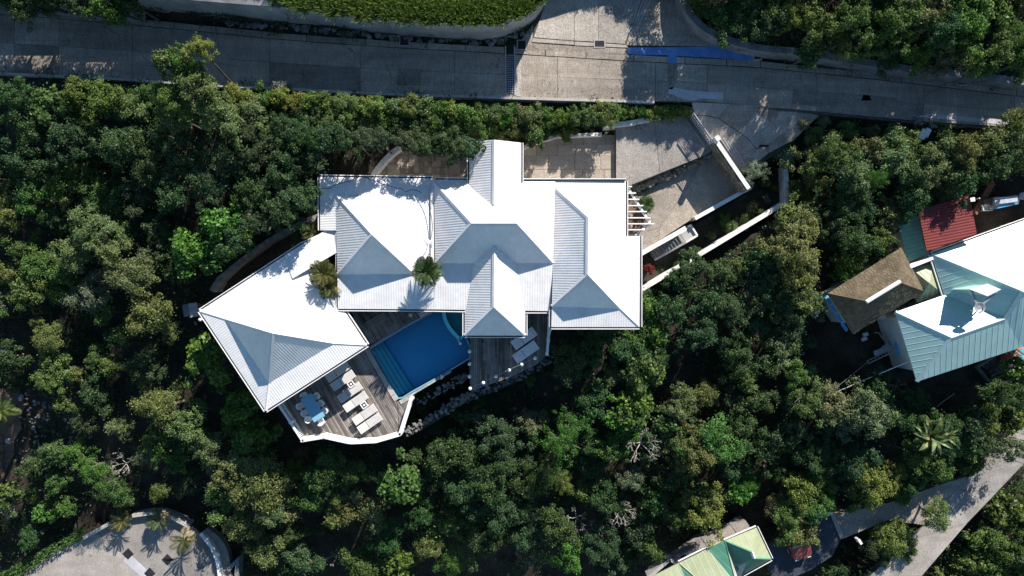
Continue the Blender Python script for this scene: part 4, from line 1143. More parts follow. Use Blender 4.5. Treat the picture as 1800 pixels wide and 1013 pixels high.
for f in ([cW, cN, rb, ra], [cN, cE, rb], [cE, cS, ra, rb], [cS, cW, ra]):
    o = put("shingle_course", shingles(f), M['shingle'], r_); o["kind"] = 'stuff'
t = thing("blue_sheet_awning", "strip of bright blue sheeting below the brown cottage eave", "awning", P(1473, 545, 0))
for k in range(4):
    k0, k1 = k/4 + 0.01, (k+1)/4 - 0.01
    a, b = (1455, 519), (1493, 581)
    q = [(a[0]+(b[0]-a[0])*k0, a[1]+(b[1]-a[1])*k0), (a[0]+(b[0]-a[0])*k1, a[1]+(b[1]-a[1])*k1)]
    mb = MB(); mb.prism([P(q[0][0], q[0][1], 1.1), P(q[1][0], q[1][1], 1.1), P(q[1][0]-7, q[1][1]+2, .9), P(q[0][0]-7, q[0][1]+4, .9)], 0.95, 1.0); put("panel", mb, M['bright_blue'], t)
mb = MB(); mb.beam(P(1454, 520, 0.94), P(1489, 582, 0.94), 0.08, 0.1); put("frame", mb, M['white_trim'], t)

def chair_white(label, px, py, z, rz, group=None):
    t = thing("garden_chair", label, "chair", P(px, py, z), rz, group)
    mb = MB(); mb.box((0, 0, 0.43), (0.5, 0.48, 0.05)); put_local("seat", mb, M['plastic'], t)
    for k in range(4):
        mb = MB(); mb.box((-0.27 - k*0.0, -0.18 + k*0.12, 0.72), (0.04, 0.07, 0.5), 0, 0, 0, R(-8)); put_local("back_slat", mb, M['plastic'], t)
    for s in (-1, 1):
        mb = MB(); mb.box((0, s*0.27, 0.64), (0.46, 0.06, 0.04)); put_local("armrest", mb, M['plastic'], t)
        for q in (-1, 1):
            mb = MB(); mb.box((q*0.22, s*0.24, 0.21), (0.05, 0.05, 0.42)); put_local("leg", mb, M['plastic'], t)
    return t
def put_local(name, mb, mat, parent, kind=None, smooth=False):
    o = bpy.data.objects.new(name, mb.mesh(name, mat, None, smooth)); COL.objects.link(o); o.parent = parent
    if kind: o["kind"] = kind
    return o
chair_white("white garden chair upper of two left of the brown cottage", 1447, 537, -2.3, R(15))
chair_white("white garden chair lower of two left of the brown cottage", 1428, 551, -2.3, R(-40))
chair_white("white plastic chair beside the red shed roof", 1724, 366, -2.3, R(100))
for k, (px, py) in enumerate(((1519, 596), (1521, 588))):
    t = thing("floor_cushion", ("pale cushion lying in the dark yard, nearer the wires", "pale cushion lying in the dark yard, nearer the cottage")[k], "cushion", P(px, py, -2.3))
    mb = MB(); mb.box(P(px, py, -2.2), (0.4, 0.26, 0.14), R(20)); mb.box(P(px, py, -2.12), (0.34, 0.2, 0.06), R(20)); put("cushion", mb, M['cushion'], t)
tag(put("side_walk", (lambda m: (m.prism(PP([(1560, 566), (1574, 560), (1600, 634), (1585, 636)], -2.0), -2.6, -2.0), m)[1])(MB()), M['court']), "grey concrete walk along the teal house's left wall", kind='structure')
t = thing("porch_steps", "white steps between brown cottage and teal house", "steps", P(1563, 560, -2))
for k in range(3):
    mb = MB(); mb.prism(PP([(1550 + k*4, 557 + k*2), (1562 + k*4, 552 + k*3), (1570 + k*2, 562 + k), (1560 + k*2, 566 + k)], -1.2 - k*0.25), -2.5, -1.2 - k*0.25); put("step", mb, M['white_wall'], t)
t = thing("leaning_ladder", "pale yellow ladder lying on blue sheets in the dark yard", "ladder", P(1550, 622, -2))
for s in (0, 1):
    mb = MB(); mb.beam(P(1524 + s*2, 635 + s*5, -1.6), P(1574 + s*2, 611 + s*5, -0.9), 0.06, 0.06); put("rail", mb, M['apron'], t)
for k in range(9):
    f = k/8
    mb = MB(); mb.beam(P(1526 + 48*f, 634 - 23*f, -1.6 + 0.7*f), P(1528 + 48*f, 639 - 23*f, -1.6 + 0.7*f), 0.04, 0.04); put("rung", mb, M['apron'], t)
t = thing("blue_sheets", "heap of pale blue sheets under the ladder", "sheeting", P(1556, 614, -2))
for k in range(4):
    mb = MB(); mb.box(P(1544 + k*8, 619 - k*4, -1.9 + 0.08*k), (0.7, 0.4, 0.05), R(20 + 25*k), 0, R(10)); put("sheet", mb, M['tarp'], t)
mb = MB(); mb.box(P(1577, 613, -0.8), (0.35, 0.9, 0.06), R(15)); put("panel", mb, M['bright_blue'], t)
mb = MB(); mb.tube(smooth_path([P(1537, 585, -1.8), P(1545, 586, -1.8), P(1553, 597, -1.7), P(1568, 608, -1.5)], 5), 0.05, 6)
tag(put("garden_hose", mb, M['apron']), "pale pipe bending through the yard below the cottage", "pipe")
mb = MB(); mb.tube([P(1425, 713, -2.5), P(1450, 698, -1.9), P(1520, 668, -0.8), P(1597, 636, 0.9)], 0.03, 5)
tag(put("power_cable", mb, M['plastic']), "thick white cable from the trees to the teal roof corner", "cable")
mb = MB(); mb.tube([P(1425, 713, -2.5), P(1450, 698, -1.9), P(1506, 652, -1.2), P(1526, 636, -1.5)], 0.018, 5)
tag(put("guy_wire", mb, M['steel']), "thin grey wire from the trees to the yard ladder", "cable")
mb = MB(); mb.tube([P(1647, 715, -3.2), P(1662, 703, -2.6), P(1678, 692, -2.0)], 0.04, 5)
tag(put("bamboo_pole", mb, M['dead_wood']), "thin pale pole lying below the teal roof", "pole")
# top right yard clutter
t = thing("brick_edging", "line of red-brown brick edging right of the red shed", "edging", P(1730, 343, -2.3))
for k in range(11):
    mb = MB(); mb.box(P(1714 + k*3.0, 372 - k*5.0, -2.0), (0.2, 0.5, 0.22), R(25)); put("brick", mb, M['rust'], t)
t = thing("covered_boat", "small boat under a silver blue tarp at the right edge", "boat", P(1768, 355, -2.3))
mb = MB()
hull = smooth_path(PP([(1748, 347), (1750, 366), (1768, 362), (1790, 358), (1790, 344), (1770, 346), (1748, 347)], -1.4), 4)[:-1]
mb.prism(hull, -2.1, -1.4); put("hull", mb, M['tarp'], t)
mb = MB(); mb.beam(P(1749, 356, -1.15), P(1789, 351, -1.15), 0.3, 0.25); put("tarp_ridge", mb, M['tarp'], t)
mb = MB(); mb.beam(P(1748, 367, -1.3), P(1790, 358, -1.3), 0.08, 0.12); put("gunwale", mb, M['bright_blue'], t)
t = thing("blue_barrel", "blue barrel at the right edge by the covered boat", "barrel", P(1797, 345, -2.3))
mb = MB(); mb.lathe(P(1797, 345, -2.2), [(0.27, 0), (0.31, 0.1), (0.33, 0.45), (0.31, 0.8), (0.27, 0.9)], 14); put("barrel", mb, M['bright_blue'], t)
mb = MB(); mb.lathe(P(1797, 345, -1.3), [(0.28, 0), (0.28, 0.04), (0.05, 0.05)], 14); put("lid", mb, M['steel'], t)
t = thing("storage_crate", "grey crate of clutter between chair and covered boat", "crate", P(1737, 356, -2.3))
for k in range(4):
    mb = MB(); mb.box(P(1737, 356, -2.05 + k*0.14), (0.75, 0.5, 0.1), R(12)); put("slat", mb, M['stone'], t)
mb = MB(); mb.box(P(1709, 351, -0.6), (0.4, 0.3, 0.05), R(8)); mb.box(P(1709, 351, -1.4), (0.08, 0.08, 1.6))
tag(put("white_sign", mb, M['plastic']), "small white board at the red shed's corner", "board")
t = thing("gutter_pipe", "pale pipe lying by the teal house's upper eave", "pipe", P(1768, 396, -2))
mb = MB(); mb.tube([P(1760, 399, -1.6), P(1776, 393, -1.6)], 0.07, 8); put("pipe", mb, M['steel'], t)
mb = MB(); mb.tube([P(1759, 399.5, -1.6), P(1761, 398.7, -1.6)], 0.1, 8); put("socket", mb, M['steel'], t)
# trailer with old timber and a float
t = thing("timber_trailer", "dark open trailer piled with old timber below the teal roof", "trailer", P(1755, 645, -2.4))
q = [(1720, 646), (1742, 672), (1793, 641), (1771, 614)]
mb = MB(); mb.prism(PP(q, -1.9), -2.1, -1.9); put("bed", mb, M['dark_timber'], t)
for a, b in zip(q, q[1:] + q[:1]):
    mb = MB(); mb.beam(P(*a, -1.5), P(*b, -1.5), 0.07, 0.45); put("side_board", mb, M['stone'], t)
for k in range(16):
    f0, f1 = rnd.uniform(0.08, 0.35), rnd.uniform(0.55, 0.95); w = 0.06 + 0.88 * k / 16
    aa = (q[0][0]+(q[3][0]-q[0][0])*f0 + (q[1][0]-q[0][0])*w, q[0][1]+(q[3][1]-q[0][1])*f0 + (q[1][1]-q[0][1])*w)
    bb = (q[0][0]+(q[3][0]-q[0][0])*f1 + (q[1][0]-q[0][0])*w, q[0][1]+(q[3][1]-q[0][1])*f1 + (q[1][1]-q[0][1])*(w))
    mb = MB(); mb.beam(P(*aa, -1.55 + rnd.uniform(-.1, .1)), P(*bb, -1.55 + rnd.uniform(-.1, .15)), rnd.uniform(.07, .16), 0.1); put("plank", mb, M['dark_timber'], t)
for px, py in ((1734, 663), (1782, 633)):
    mb = MB(); c = P(px, py, -2.2)
    mb.tube([c + Vector((-.08, -.1, 0)), c + Vector((.08, .1, 0))], 0.24, 12); put("wheel", mb, M['rubber'], t)
t = thing("red_bundle", "crumpled red cloth bundle on the timber trailer", "bundle", P(1764, 630, -1.4))
mb = MB(); mb.lathe(P(1764, 630, -1.45), [(0.28, 0), (0.33, 0.12), (0.2, 0.25), (0.05, 0.28)], 9); mb.lathe(P(1772, 625, -1.45), [(0.2, 0), (0.24, 0.1), (0.1, 0.2), (0.03, 0.22)], 8); put("bundle", mb, M['red_tarp'], t)
t = thing("plank_stack", "rust and white planks leaning between trailer and blue float", "planks", P(1780, 622, -1.8))
for k in range(6):
    mb = MB(); mb.beam(P(1767 + k*3.4, 619 - k*1.6, -1.3), P(1786 + k*3.2, 637 - k*2.5, -1.4), 0.1, 0.06); put("plank", mb, M['rust'] if k % 2 else M['dead_wood'], t)
t = thing("pool_float", "turquoise float with an orange patch under the teal eave", "float", P(1792, 616, -1.7))
mb = MB(); mb.prism(smooth_path(PP([(1782, 612), (1794, 600), (1830, 592), (1834, 625), (1800, 632), (1790, 626), (1782, 612)], -1.4), 4)[:-1], -1.75, -1.4); put("hull", mb, M['cyan'], t)
mb = MB(); mb.prism(smooth_path(PP([(1786, 612), (1792, 606), (1799, 611), (1792, 615), (1786, 612)], -1.37), 3)[:-1], -1.4, -1.37); put("patch", mb, M['orange'], t)

# ------------------------------------------------------------------ green-roofed house at the bottom edge
gh = thing("green_house", "green-roofed house at the bottom edge, its sunlit slopes coloured paler", "house", P(1270, 990, -6.5))
walls(gh, [(1190, 1030), (1250, 980), (1322, 944), (1338, 980), (1302, 1000), (1285, 1030)], -2.75, -7.5)
ze = -2.4
T = (1322, 971, -1.0); T2 = (1326, 982, -1.0)
roof_part(gh, [[(1274, 951, ze + .3), (1330, 928, ze), T], [(1330, 928, ze), (1356, 983, ze), T2, T]], M['pale_and_lit_green'], pitch=0.5, amp=0.012, prof=rib, gutters=[((1356, 983, ze), (1330, 928, ze)), ((1330, 928, ze), (1274, 952, ze + .3))], caps=[(T, T2)], cap_mat=M['roof_white'], cap_w=0.24)
roof_part(gh, [[T2, (1356, 983, ze), (1305, 1011, ze)], [(1274, 951, ze + .3), T, T2, (1305, 1011, ze), (1296, 1030, ze + .1)]], M['green_roof_shaded'], pitch=0.5, amp=0.012, prof=rib, caps=[((1274, 951, ze + .3), T), (T2, (1305, 1011, ze)), (T2, (1356, 983, ze))], cap_w=0.14, gutters=[((1305, 1011, ze), (1356, 983, ze))])
pk = (1274, 951, ze + .35); bt = (1310, 1050, -0.6); bt2 = (1225, 1060, -0.6)
roof_part(gh, [[(1244, 965, ze), pk, (1299, 1045, -0.9), bt]], M['green_roof_shaded'], pitch=0.5, amp=0.012, prof=rib, caps=[(pk, (1299, 1045, -0.9))], cap_w=0.14)
roof_part(gh, [[(1194, 990, ze), (1244, 965, ze), bt, (1262, 1050, -0.9)]], M['pale_and_lit_green'], pitch=0.5, amp=0.012, prof=rib, caps=[((1194, 990, ze), (1262, 1050, -.9))], cap_w=0.14, gutters=[((1244, 965, ze), (1194, 990, ze))])
roof_part(gh, [[(1194, 990, ze), (1262, 1050, -.9), (1222, 1060, -1.4)]], M['green_roof_shaded'], pitch=0.5, amp=0.012, prof=rib)
roof_part(gh, [[(1130, 1022, ze), (1194, 990, ze), (1222, 1060, -1.4), (1180, 1070, -1.2)]], M['pale_and_lit_green'], pitch=0.5, amp=0.012, prof=rib)
pt = struct("house_patio", "grey slab patio along the green-roofed house's upper side")
seg = [(1186, 984), (1214, 966), (1238, 953), (1262, 940), (1288, 928), (1312, 916)]
for k in range(5):
    a, b = seg[k], seg[k+1]
    slab(pt, [a, b, (b[0] + 12, b[1] + 18), (a[0] + 12, a[1] + 18)], -4.4 + rnd.uniform(-.01, .01), M['drive'], "patio_slab", 1.5, 0.02)
for k, (px, py) in enumerate(((1201, 981), (1205, 979))):
    mb = MB(); mb.box(P(px, py, -4.2), (0.22, 0.16, 0.4), R(20)); mb.lathe(P(px, py, -4.0), [(0.06, 0), (0.05, 0.12), (0.02, 0.14)], 8)
    tag(put("patio_pot", mb, M['black_metal']), ("dark pot on the patio nearest the small blue pool", "dark pot on the patio next to another pot, farther from the pool")[k], "pot")
sp = thing("small_pool", "narrow deep blue pool beside the green-roofed house", "pool", P(1165, 1000, -5))
mb = MB(); q = [(1140, 1016), (1178, 984), (1192, 992), (1150, 1022)]
mb.prism(PP(q, -5.6), -5.8, -5.6); put("pool_floor", mb, M['pool_tile'], sp)
for a, b in zip(q, q[1:] + q[:1]):
    mb = MB(); mb.beam(P(*a, -4.5), P(*b, -4.5), 0.25, 1.2); put("coping", mb, M['coping'], sp)
mb = MB(); mb.prism(PP([(1141.5, 1015), (1178, 985.5), (1190, 992), (1150, 1020)], -4.62), -5.55, -4.62); put("water", mb, M['water'], sp)
# car
def make_car(label, px, py, z, rz):
    t = thing("parked_car", label, "car", P(px, py, z), rz)
    def loft(secs, mi):
        mb = MB()
        for (xa, wa, z0a, z1a), (xb, wb, z0b, z1b) in zip(secs[:-1], secs[1:]):
            a = [(xa, -wa, z0a), (xa, wa, z0a), (xa, wa*0.94, z1a), (xa, -wa*0.94, z1a)]; b = [(xb, -wb, z0b), (xb, wb, z0b), (xb, wb*0.94, z1b), (xb, -wb*0.94, z1b)]
            for i in range(4):
                j = (i+1) % 4; mb.face([a[j], a[i], b[i], b[j]])
        xa, wa, z0a, z1a = secs[0]; mb.face([(xa, -wa, z0a), (xa, wa, z0a), (xa, wa*.94, z1a), (xa, -wa*.94, z1a)][::1])
        xb, wb, z0b, z1b = secs[-1]; mb.face([(xb, -wb, z0b), (xb, wb, z0b), (xb, wb*.94, z1b), (xb, -wb*.94, z1b)][::-1])
        return mb
    put_local("body", loft([(-2.05, .62, .45, .7), (-1.95, .78, .3, .85), (-1.2, .84, .25, .92), (0.9, .84, .25, .9), (1.7, .8, .28, .78), (2.0, .7, .35, .68), (2.08, .55, .42, .6)], 0), M['car_paint'], t)
    put_local("cabin", loft([(-1.6, .68, .9, .93), (-1.1, .68, .9, 1.42), (0.25, .68, .9, 1.45), (0.95, .72, .88, .91)], 0), M['car_glass'], t)
    put_local("roof_panel", loft([(-1.15, .62, 1.41, 1.44), (-.5, .63, 1.45, 1.49), (.28, .62, 1.44, 1.47)], 0), M['car_paint'], t)
    for x in (-1.3, 1.3):
        for s in (-1, 1):
            mb = MB(); mb.tube([(x, s*.72, .32), (x, s*.88, .32)], .32, 14); w = put_local("wheel", mb, M['rubber'], t)
            mb = MB(); mb.tube([(x, s*.86, .32), (x, s*.895, .32)], .19, 10); put_local("rim", mb, M['steel'], w)
    for s in (-1, 1):
        mb = MB(); mb.box((2.0, s*.5, .6), (.14, .28, .12)); put_local("headlight", mb, M['plastic'], t)
        mb = MB(); mb.box((.7, s*.92, .98), (.14, .16, .12)); put_local("wing_mirror", mb, M['car_paint'], t)
    return t
make_car("red car parked on the dark pad, half under a tree", 1393, 934, Z_LROAD, R(-73))

# ------------------------------------------------------------------ pool
pool = thing("swimming_pool", "deep blue swimming pool with broad steps between pavilion and villa", "pool", P(730, 615, -2))
zw = -0.12
outline = [(647, 612), (700, 578), (755, 549), (778, 536), (818, 536), (818, 590), (827, 612), (826, 630), (770, 663), (722, 690), (708, 699), (700, 700), (694, 692)]
mb = MB(); mb.prism(PP(outline, zw), -2.6, -1.75); put("pool_floor", mb, M['pool_tile'], pool)
pin = PP(outline, zw)
for i in range(len(pin)):
    mb = MB(); mb.beam(pin[i] + Vector((0, 0, 0.06)), pin[(i+1) % len(pin)] + Vector((0, 0, 0.06)), 0.1, 2.6); put("pool_wall", mb, M['pool_rim'], pool)
# steps along the left side
e0, e1 = (649, 613), (698, 698)
nrm_ = ((671-649)/4.0, (596-613)/4.0)
for k in range(4):
    w0, w1 = k, k + 1
    a, b = (648 + (671-648)*w0/4, 612 + (597-612)*w0/4), (648 + (671-648)*w1/4, 612 + (597-612)*w1/4)
    c, d = (697 + (727-697)*w1/4, 698 + (685-698)*w1/4), (697 + (727-697)*w0/4, 698 + (685-698)*w0/4)
    z = -0.4 - 0.3 * k
    mb = MB(); mb.prism(PP([a, b, c, d], z), -1.8, z); put("pool_step", mb, M['pool_step'], pool)
# raised spa in the corner
spa_arc = smooth_path(PP([(779, 536), (781, 556), (786, 570), (795, 583), (808, 597)], -0.02), 5)
mb = MB(); ribbon(mb, spa_arc, 0.26, -2.2, -0.02); put("spa_wall", mb, M['pool_step'], pool)
mb = MB(); ribbon(mb, [P(808, 597, -.02), P(818, 586, -.02)], 0.16, -2.2, -0.02); put("spa_wall", mb, M['pool_step'], pool)
mb = MB(); mb.prism(spa_arc + PP([(818, 588), (818, 536)], -0.7), -1.0, -0.75); put("spa_floor", mb, M['spa_tile'], pool)
mb = MB(); mb.prism(PP([(648, 612), (700, 579.5), (756, 550), (778, 537), (817, 537), (817, 590), (826, 612), (825, 629), (770, 662), (722, 689), (708, 698), (700, 699), (694.5, 692)], zw), -1.745, zw); put("water", mb, M['water'], pool)
# coping stones along left and lower sides
cop = [(643, 609), (690, 692), (698, 705), (712, 703), (735, 690)]
def cop_run(a, b, n, w):
    A, B = P(*a, 0.05), P(*b, 0.05); d = (B - A) / n; s = Vector((-d.y, d.x, 0)).normalized() * w
    for i in range(n):
        p, q = A + d*i + d.normalized()*0.008, A + d*(i+1) - d.normalized()*0.008
        mb = MB(); mb.prism([p, q, q + s, p + s], -0.25, 0.05); put("coping_stone", mb, M['coping'], pool)
cop_run((647, 612), (694, 693), 7, -0.32)
cop_run((694, 693), (700, 702), 1, -0.32)
cop_run((701, 705), (724, 692), 3, -0.3)
cop_run((724, 692), (792, 652), 8, -0.12)
cop_run((758, 548), (705, 577), 5, 0.12); cop_run((705, 577), (650, 611), 5, 0.12)
mb = MB(); mb.beam(P(738, 557, 0.16), P(757, 546, 0.16), 0.12, 0.14); mb.beam(P(737, 553, 0.16), P(754, 543, 0.16), 0.12, 0.14)
tag(put("pool_edge_bench", mb, M['white_wall']), "white ledge at the pool's upper rim", "ledge")
t = thing("pool_light_post", "small white post on the pool's lower rim", "post", P(777, 661, 0))
mb = MB(); mb.prism(PP([(774, 659), (781, 662), (775, 668)], 0.25), -.2, 0.25); put("post", mb, M['plastic'], t)
mb = MB(); mb.prism(PP([(774.5, 660), (779, 662), (775.5, 665)], 0.32), 0.25, 0.32); put("cap", mb, M['white_trim'], t)
mb = MB(); mb.tube([P(806, 600, -0.1), P(809, 604, 0.2)], 0.06, 8); mb.lathe(P(809, 604, .2), [(0.1, 0), (0.1, 0.06), (0.03, 0.1)], 8)
tag(put("skimmer_float", mb, M['plastic']), "little white fitting on the pool rim by the spa", "fitting")

# ------------------------------------------------------------------ decks: one board at a time, joined
def deck(name, label, poly, ang, z=0.0, bw=0.14, zbot=-3.0, grp=None):
    t = struct(name, label)
    pts = PP(poly, z); u = Vector((math.cos(ang), math.sin(ang), 0)); v = Vector((-u.y, u.x, 0))
    uv = [(p.dot(u), p.dot(v)) for p in pts]
    mb = MB(); y = min(q[1] for q in uv)
    while y < max(q[1] for q in uv):
        x = min(q[0] for q in uv) - rnd.uniform(0, 3)
        while x < max(q[0] for q in uv):
            L_ = rnd.uniform(2.2, 4.2)
            q = clip_rect(uv, x, y, x + L_ - 0.012, y + bw - 0.022)
            if len(q) >= 3:
                top = [u*a + v*b + Vector((0, 0, z + 0)) for a, b in q]
                mb.prism(top, z - 0.04, z + rnd.uniform(-0.004, 0.004))
            x += L_
        y += bw
    put("deck_boards", mb, M['deck'], t, kind='stuff')
    b = MB(); 
    y = min(q[0] for q in uv) + 0.2
    while y < max(q[0] for q in uv):
        q = clip_rect(uv, y, -99, y + 0.08, 99)
        if len(q) >= 3: b.prism([u*a + v*c for a, c in q], z - 0.25, z - 0.045)
        y += 0.6
    put("joist", b, M['dark_timber'], t, kind='stuff')
    return t
dk_a = math.atan2(-(698-613), (698-649))
left_poly = [(470, 690), (600, 600), (645, 606), (690, 690), (700, 707), (723, 694), (722, 705), (702, 764), (660, 775), (615, 777), (569, 767), (531, 774), (488, 708)]
# convex pieces so the boards clip cleanly
deck("sun_deck", "weathered grey timber sun deck below the pavilion", [(470, 690), (638, 585), (697, 703), (702, 764), (660, 775), (615, 777), (569, 769), (531, 774)], dk_a)
deck("deck_corner", "timber deck corner at the foot of the pool", [(698, 706), (724, 693), (703, 764)], dk_a, z=-0.002)
deck("upper_deck", "shaded timber deck strip above the pool", [(598, 530), (762, 530), (765, 541), (700, 577), (645, 609), (612, 575)], dk_a + R(0), z=0.02)
deck("pool_deck", "grey timber deck beside the pool under the small wing", [(826, 560), (967, 540), (967, 600), (961, 624), (945, 640), (895, 664), (828, 688)], R(90))
# dark recess steps & planter in the upper deck
t = thing("outdoor_counter", "dark outdoor counter with a grey top in the deck's shaded corner", "counter", P(622, 560, 0))
mb = MB(); mb.prism(PP([(607, 548), (620, 546), (634, 572), (622, 578)], 0.9), 0.03, 0.85); put("cabinet", mb, M['grey_wall'], t)
mb = MB(); mb.prism(PP([(606, 547), (620, 545), (635, 572), (622, 579)], 0.93), 0.85, 0.93); put("top", mb, M['grey_wall'], t)
mb = MB(); mb.prism(PP([(610, 553), (617, 549), (624, 556), (616, 561)], 0.95), 0.9, 0.95); put("hob", mb, M['black_metal'], t)
t = thing("deck_step", "long timber step in the shaded deck above the pool", "step", P(660, 560, 0))
for k in range(3):
    mb = MB(); mb.prism(PP([(640 + k*3, 568 + k*4), (674 + k*3, 549 + k*4), (676 + k*3, 552.6 + k*4), (642 + k*3, 571.6 + k*4)], 0.2 - k*0.004), 0.03, 0.2 - k*0.004); put("plank", mb, M['deck'], t)
t = thing("deck_lantern", "small white cube lantern at the pool's shaded rim", "lantern", P(722, 554, 0))
mb = MB(); mb.box(P(722, 554, 0.2), (0.22, 0.22, 0.32), R(20)); put("body", mb, M['white_trim'], t)
mb = MB(); mb.box(P(722, 554, 0.38), (0.12, 0.12, 0.04), R(20)); put("lid", mb, M['steel'], t)
mb = MB(); mb.box(P(849, 600, 0.02), (0.16, 0.2, 0.03))
tag(put("deck_drain", mb, M['black_metal']), "small black drain set in the grey pool deck", "drain")

# ------------------------------------------------------------------ balustrades
post_me = None
def balustrade(label, pts, ztop=0.95, zdeck=0.0, wrail=0.16, gap=0.13, solid=False):
    path = PP(pts, ztop)
    t = thing("balustrade", label, "railing", Vector((path[0].x, path[0].y, zdeck)))
    for a, b in zip(path[:-1], path[1:]):
        mb = MB(); mb.beam(a, b, wrail, 0.07); put("top_rail", mb, M['white_trim'], t)
        lo = Vector((0, 0, -(ztop - zdeck - 0.12)))
        mb = MB(); mb.beam(a + lo, b + lo, wrail*0.8, 0.07); put("bottom_rail", mb, M['white_trim'], t)
        L = (b - a).length; n = max(2, int(L / gap))
        bm = MB(); bm.box((0, 0, -(ztop - zdeck)/2), (0.05, 0.05, ztop - zdeck - 0.12)); me = bm.mesh("baluster", M['white_trim'])
        for i in range(n):
            p = a + (b - a) * (i + 0.5) / n
            o = inst("baluster", me, t, p - wloc(t), math.atan2((b-a).y, (b-a).x))
    for p in path:
        mb = MB(); mb.box((p.x, p.y, zdeck + ztop/2 - 0.2), (0.2, 0.2, ztop + 0.42)); put("post", mb, M['white_trim'], t)
    return t
balustrade("white balustrade with dark gaps on the sun deck's left side", [(489, 711), (510, 743), (531, 775)], gap=0.13, wrail=0.14)
balustrade("broad white balustrade around the sun deck's lower edge", [(533, 774), (569, 768), (615, 778), (660, 776), (702, 764)], wrail=0.26)
balustrade("white balustrade closing the sun deck's corner beside the pool", [(703, 763), (722, 703)], wrail=0.24)
balustrade("short white balustrade at the right end of the pool deck", [(966, 560), (964, 598), (962, 623)], wrail=0.16)
mb = MB(); mb.prism(PP([(965, 572), (970, 578), (963, 605)], 0.9), 0.5, 0.9); tag(put("rail_wing", mb, M['white_wall']), "white angled fin beside the pool deck's right railing", "panel")
def bollards(label, grp, spots):
    first = None
    for k, ((px, py), lab) in enumerate(zip(spots, label)):
        c = P(px, py, 0.6); 
        t = thing("rail_post", lab, "post", Vector((c.x, c.y, 0)), 0, grp)
        if first is None:
            mb = MB(); mb.lathe((0, 0, -0.1), [(0.06, 0), (0.06, 0.95), (0.05, 1.0)], 10); a = mb.mesh("shaft", M['white_trim'], None, True)
            mb = MB(); mb.lathe((0, 0, 0.88), [(0.03, 0), (0.11, 0.05), (0.13, 0.13), (0.1, 0.2), (0.03, 0.24)], 12); b = mb.mesh("ball_cap", M['white_trim'], None, True)
            first = (a, b)
        inst("shaft", first[0], t); inst("ball_cap", first[1], t)
left_posts = [(826, 617), (826, 639), (826, 661), (827, 682)]
front_posts = [(850, 672), (872, 661), (895, 650), (917, 640), (940, 629)]
bollards(["white post on the pool deck's left edge, level with the pool tip", "second white post down the pool deck's left edge", "third white post down the pool deck's left edge", "white corner post at the lowest tip of the pool deck"], "white posts round the pool deck", left_posts)
bollards(["white post next to the corner post on the pool deck's front edge", "second white post from the corner on the front edge", "white post in the middle of the pool deck's front edge", "white post below the lower lounger on the pool deck", "white post nearest the right end of the pool deck's front edge"], "white posts round the pool deck", front_posts)
mb = MB()
for z in (0.35, 0.7):
    mb.tube([P(px, py, z) for px, py in left_posts], 0.012, 5); mb.tube([P(px, py, z) for px, py in [left_posts[-1]] + front_posts], 0.012, 5)
tag(put("rail_wire", mb, M['steel']), "thin steel wires strung between the white deck posts", "wire")

# ------------------------------------------------------------------ deck furniture
def make_lounger(mat, wdt, lng, thick, back_up):
    t = thing("sun_lounger", "x", "sun lounger", (0, 0, 0))
    for s in (-1, 1):
        mb = MB(); mb.box((0, s*(wdt/2 - 0.02), 0.28), (lng, 0.04, 0.05)); put_local("side_rail", mb, M['white_trim'], t)
        for x in (-lng*0.4, lng*0.4):
            mb = MB(); mb.box((x, s*(wdt/2 - 0.03), 0.13), (0.05, 0.05, 0.26)); put_local("leg", mb, M['white_trim'], t)
    bx = -lng/2 + lng*0.39
    mb = MB(); n = len(mb.v); mb.box(((bx + 0.02 + lng/2)/2, 0, 0.3 + thick/2), (lng/2 - bx - 0.02, wdt, thick)); put_bev("seat_pad", mb, mat, t)
    bl = lng*0.39 - 0.02
    mb = MB(); mb.box((-bl/2, 0, thick/2), (bl, wdt, thick)); o = put_bev("back_pad", mb, mat, t); o.location = (bx - 0.01, 0, 0.31); o.rotation_euler = (0, R(back_up), 0)
    mb = MB(); mb.beam((bx - bl*0.6, -wdt*0.35, 0.3), (bx - bl*0.6, wdt*0.35, 0.3), 0.03, 0.03); put_local("back_support", mb, M['white_trim'], t)
    return t
def put_bev(name, mb, mat, t, w=0.025):
    o = put_local(name, mb, mat, t); m = o.modifiers.new("bevel", 'BEVEL'); m.width = w; m.segments = 2; return o
proto = make_lounger(M['sling'], 0.62, 1.93, 0.05, 10)
spots = [((593.7, 654), "shaded sun lounger closest to the pavilion roof on the sun deck"), ((602.6, 669), "shaded sun lounger second from the pavilion roof, above the first side table"),
         ((615, 690), "sun lounger just below the upper lantern table, third from the pavilion"), ((625, 706.6), "sun lounger just above the lower lantern table, fourth from the pavilion"),
         ((641, 729.3), "sunlit lounger just below the lower lantern table"), ((650, 744.6), "sunlit lounger nearest the deck's lower balustrade")]
for i, ((px, py), lab) in enumerate(spots):
    o = proto if i == 0 else copy_tree(proto)
    c = P(px, py, 0.35); o.location = (c.x, c.y, 0.0); o.rotation_euler.z = R(34.4)
    tag(o, lab, "sun lounger", "sun loungers in a row on the sun deck")
pr2 = make_lounger(M['cushion'], 0.74, 1.95, 0.11, 4)
for i, (px, py, lab) in enumerate(((921, 595, "pale cushioned lounger half under the wing roof on the pool deck"), (924, 619, "pale cushioned lounger by the front posts of the pool deck"))):
    o = pr2 if i == 0 else copy_tree(pr2)
    c = P(px, py, 0.4); o.location = (c.x, c.y, 0.0); o.rotation_euler.z = R(35)
    tag(o, lab, "sun lounger", "cushioned loungers on the pool deck")
    
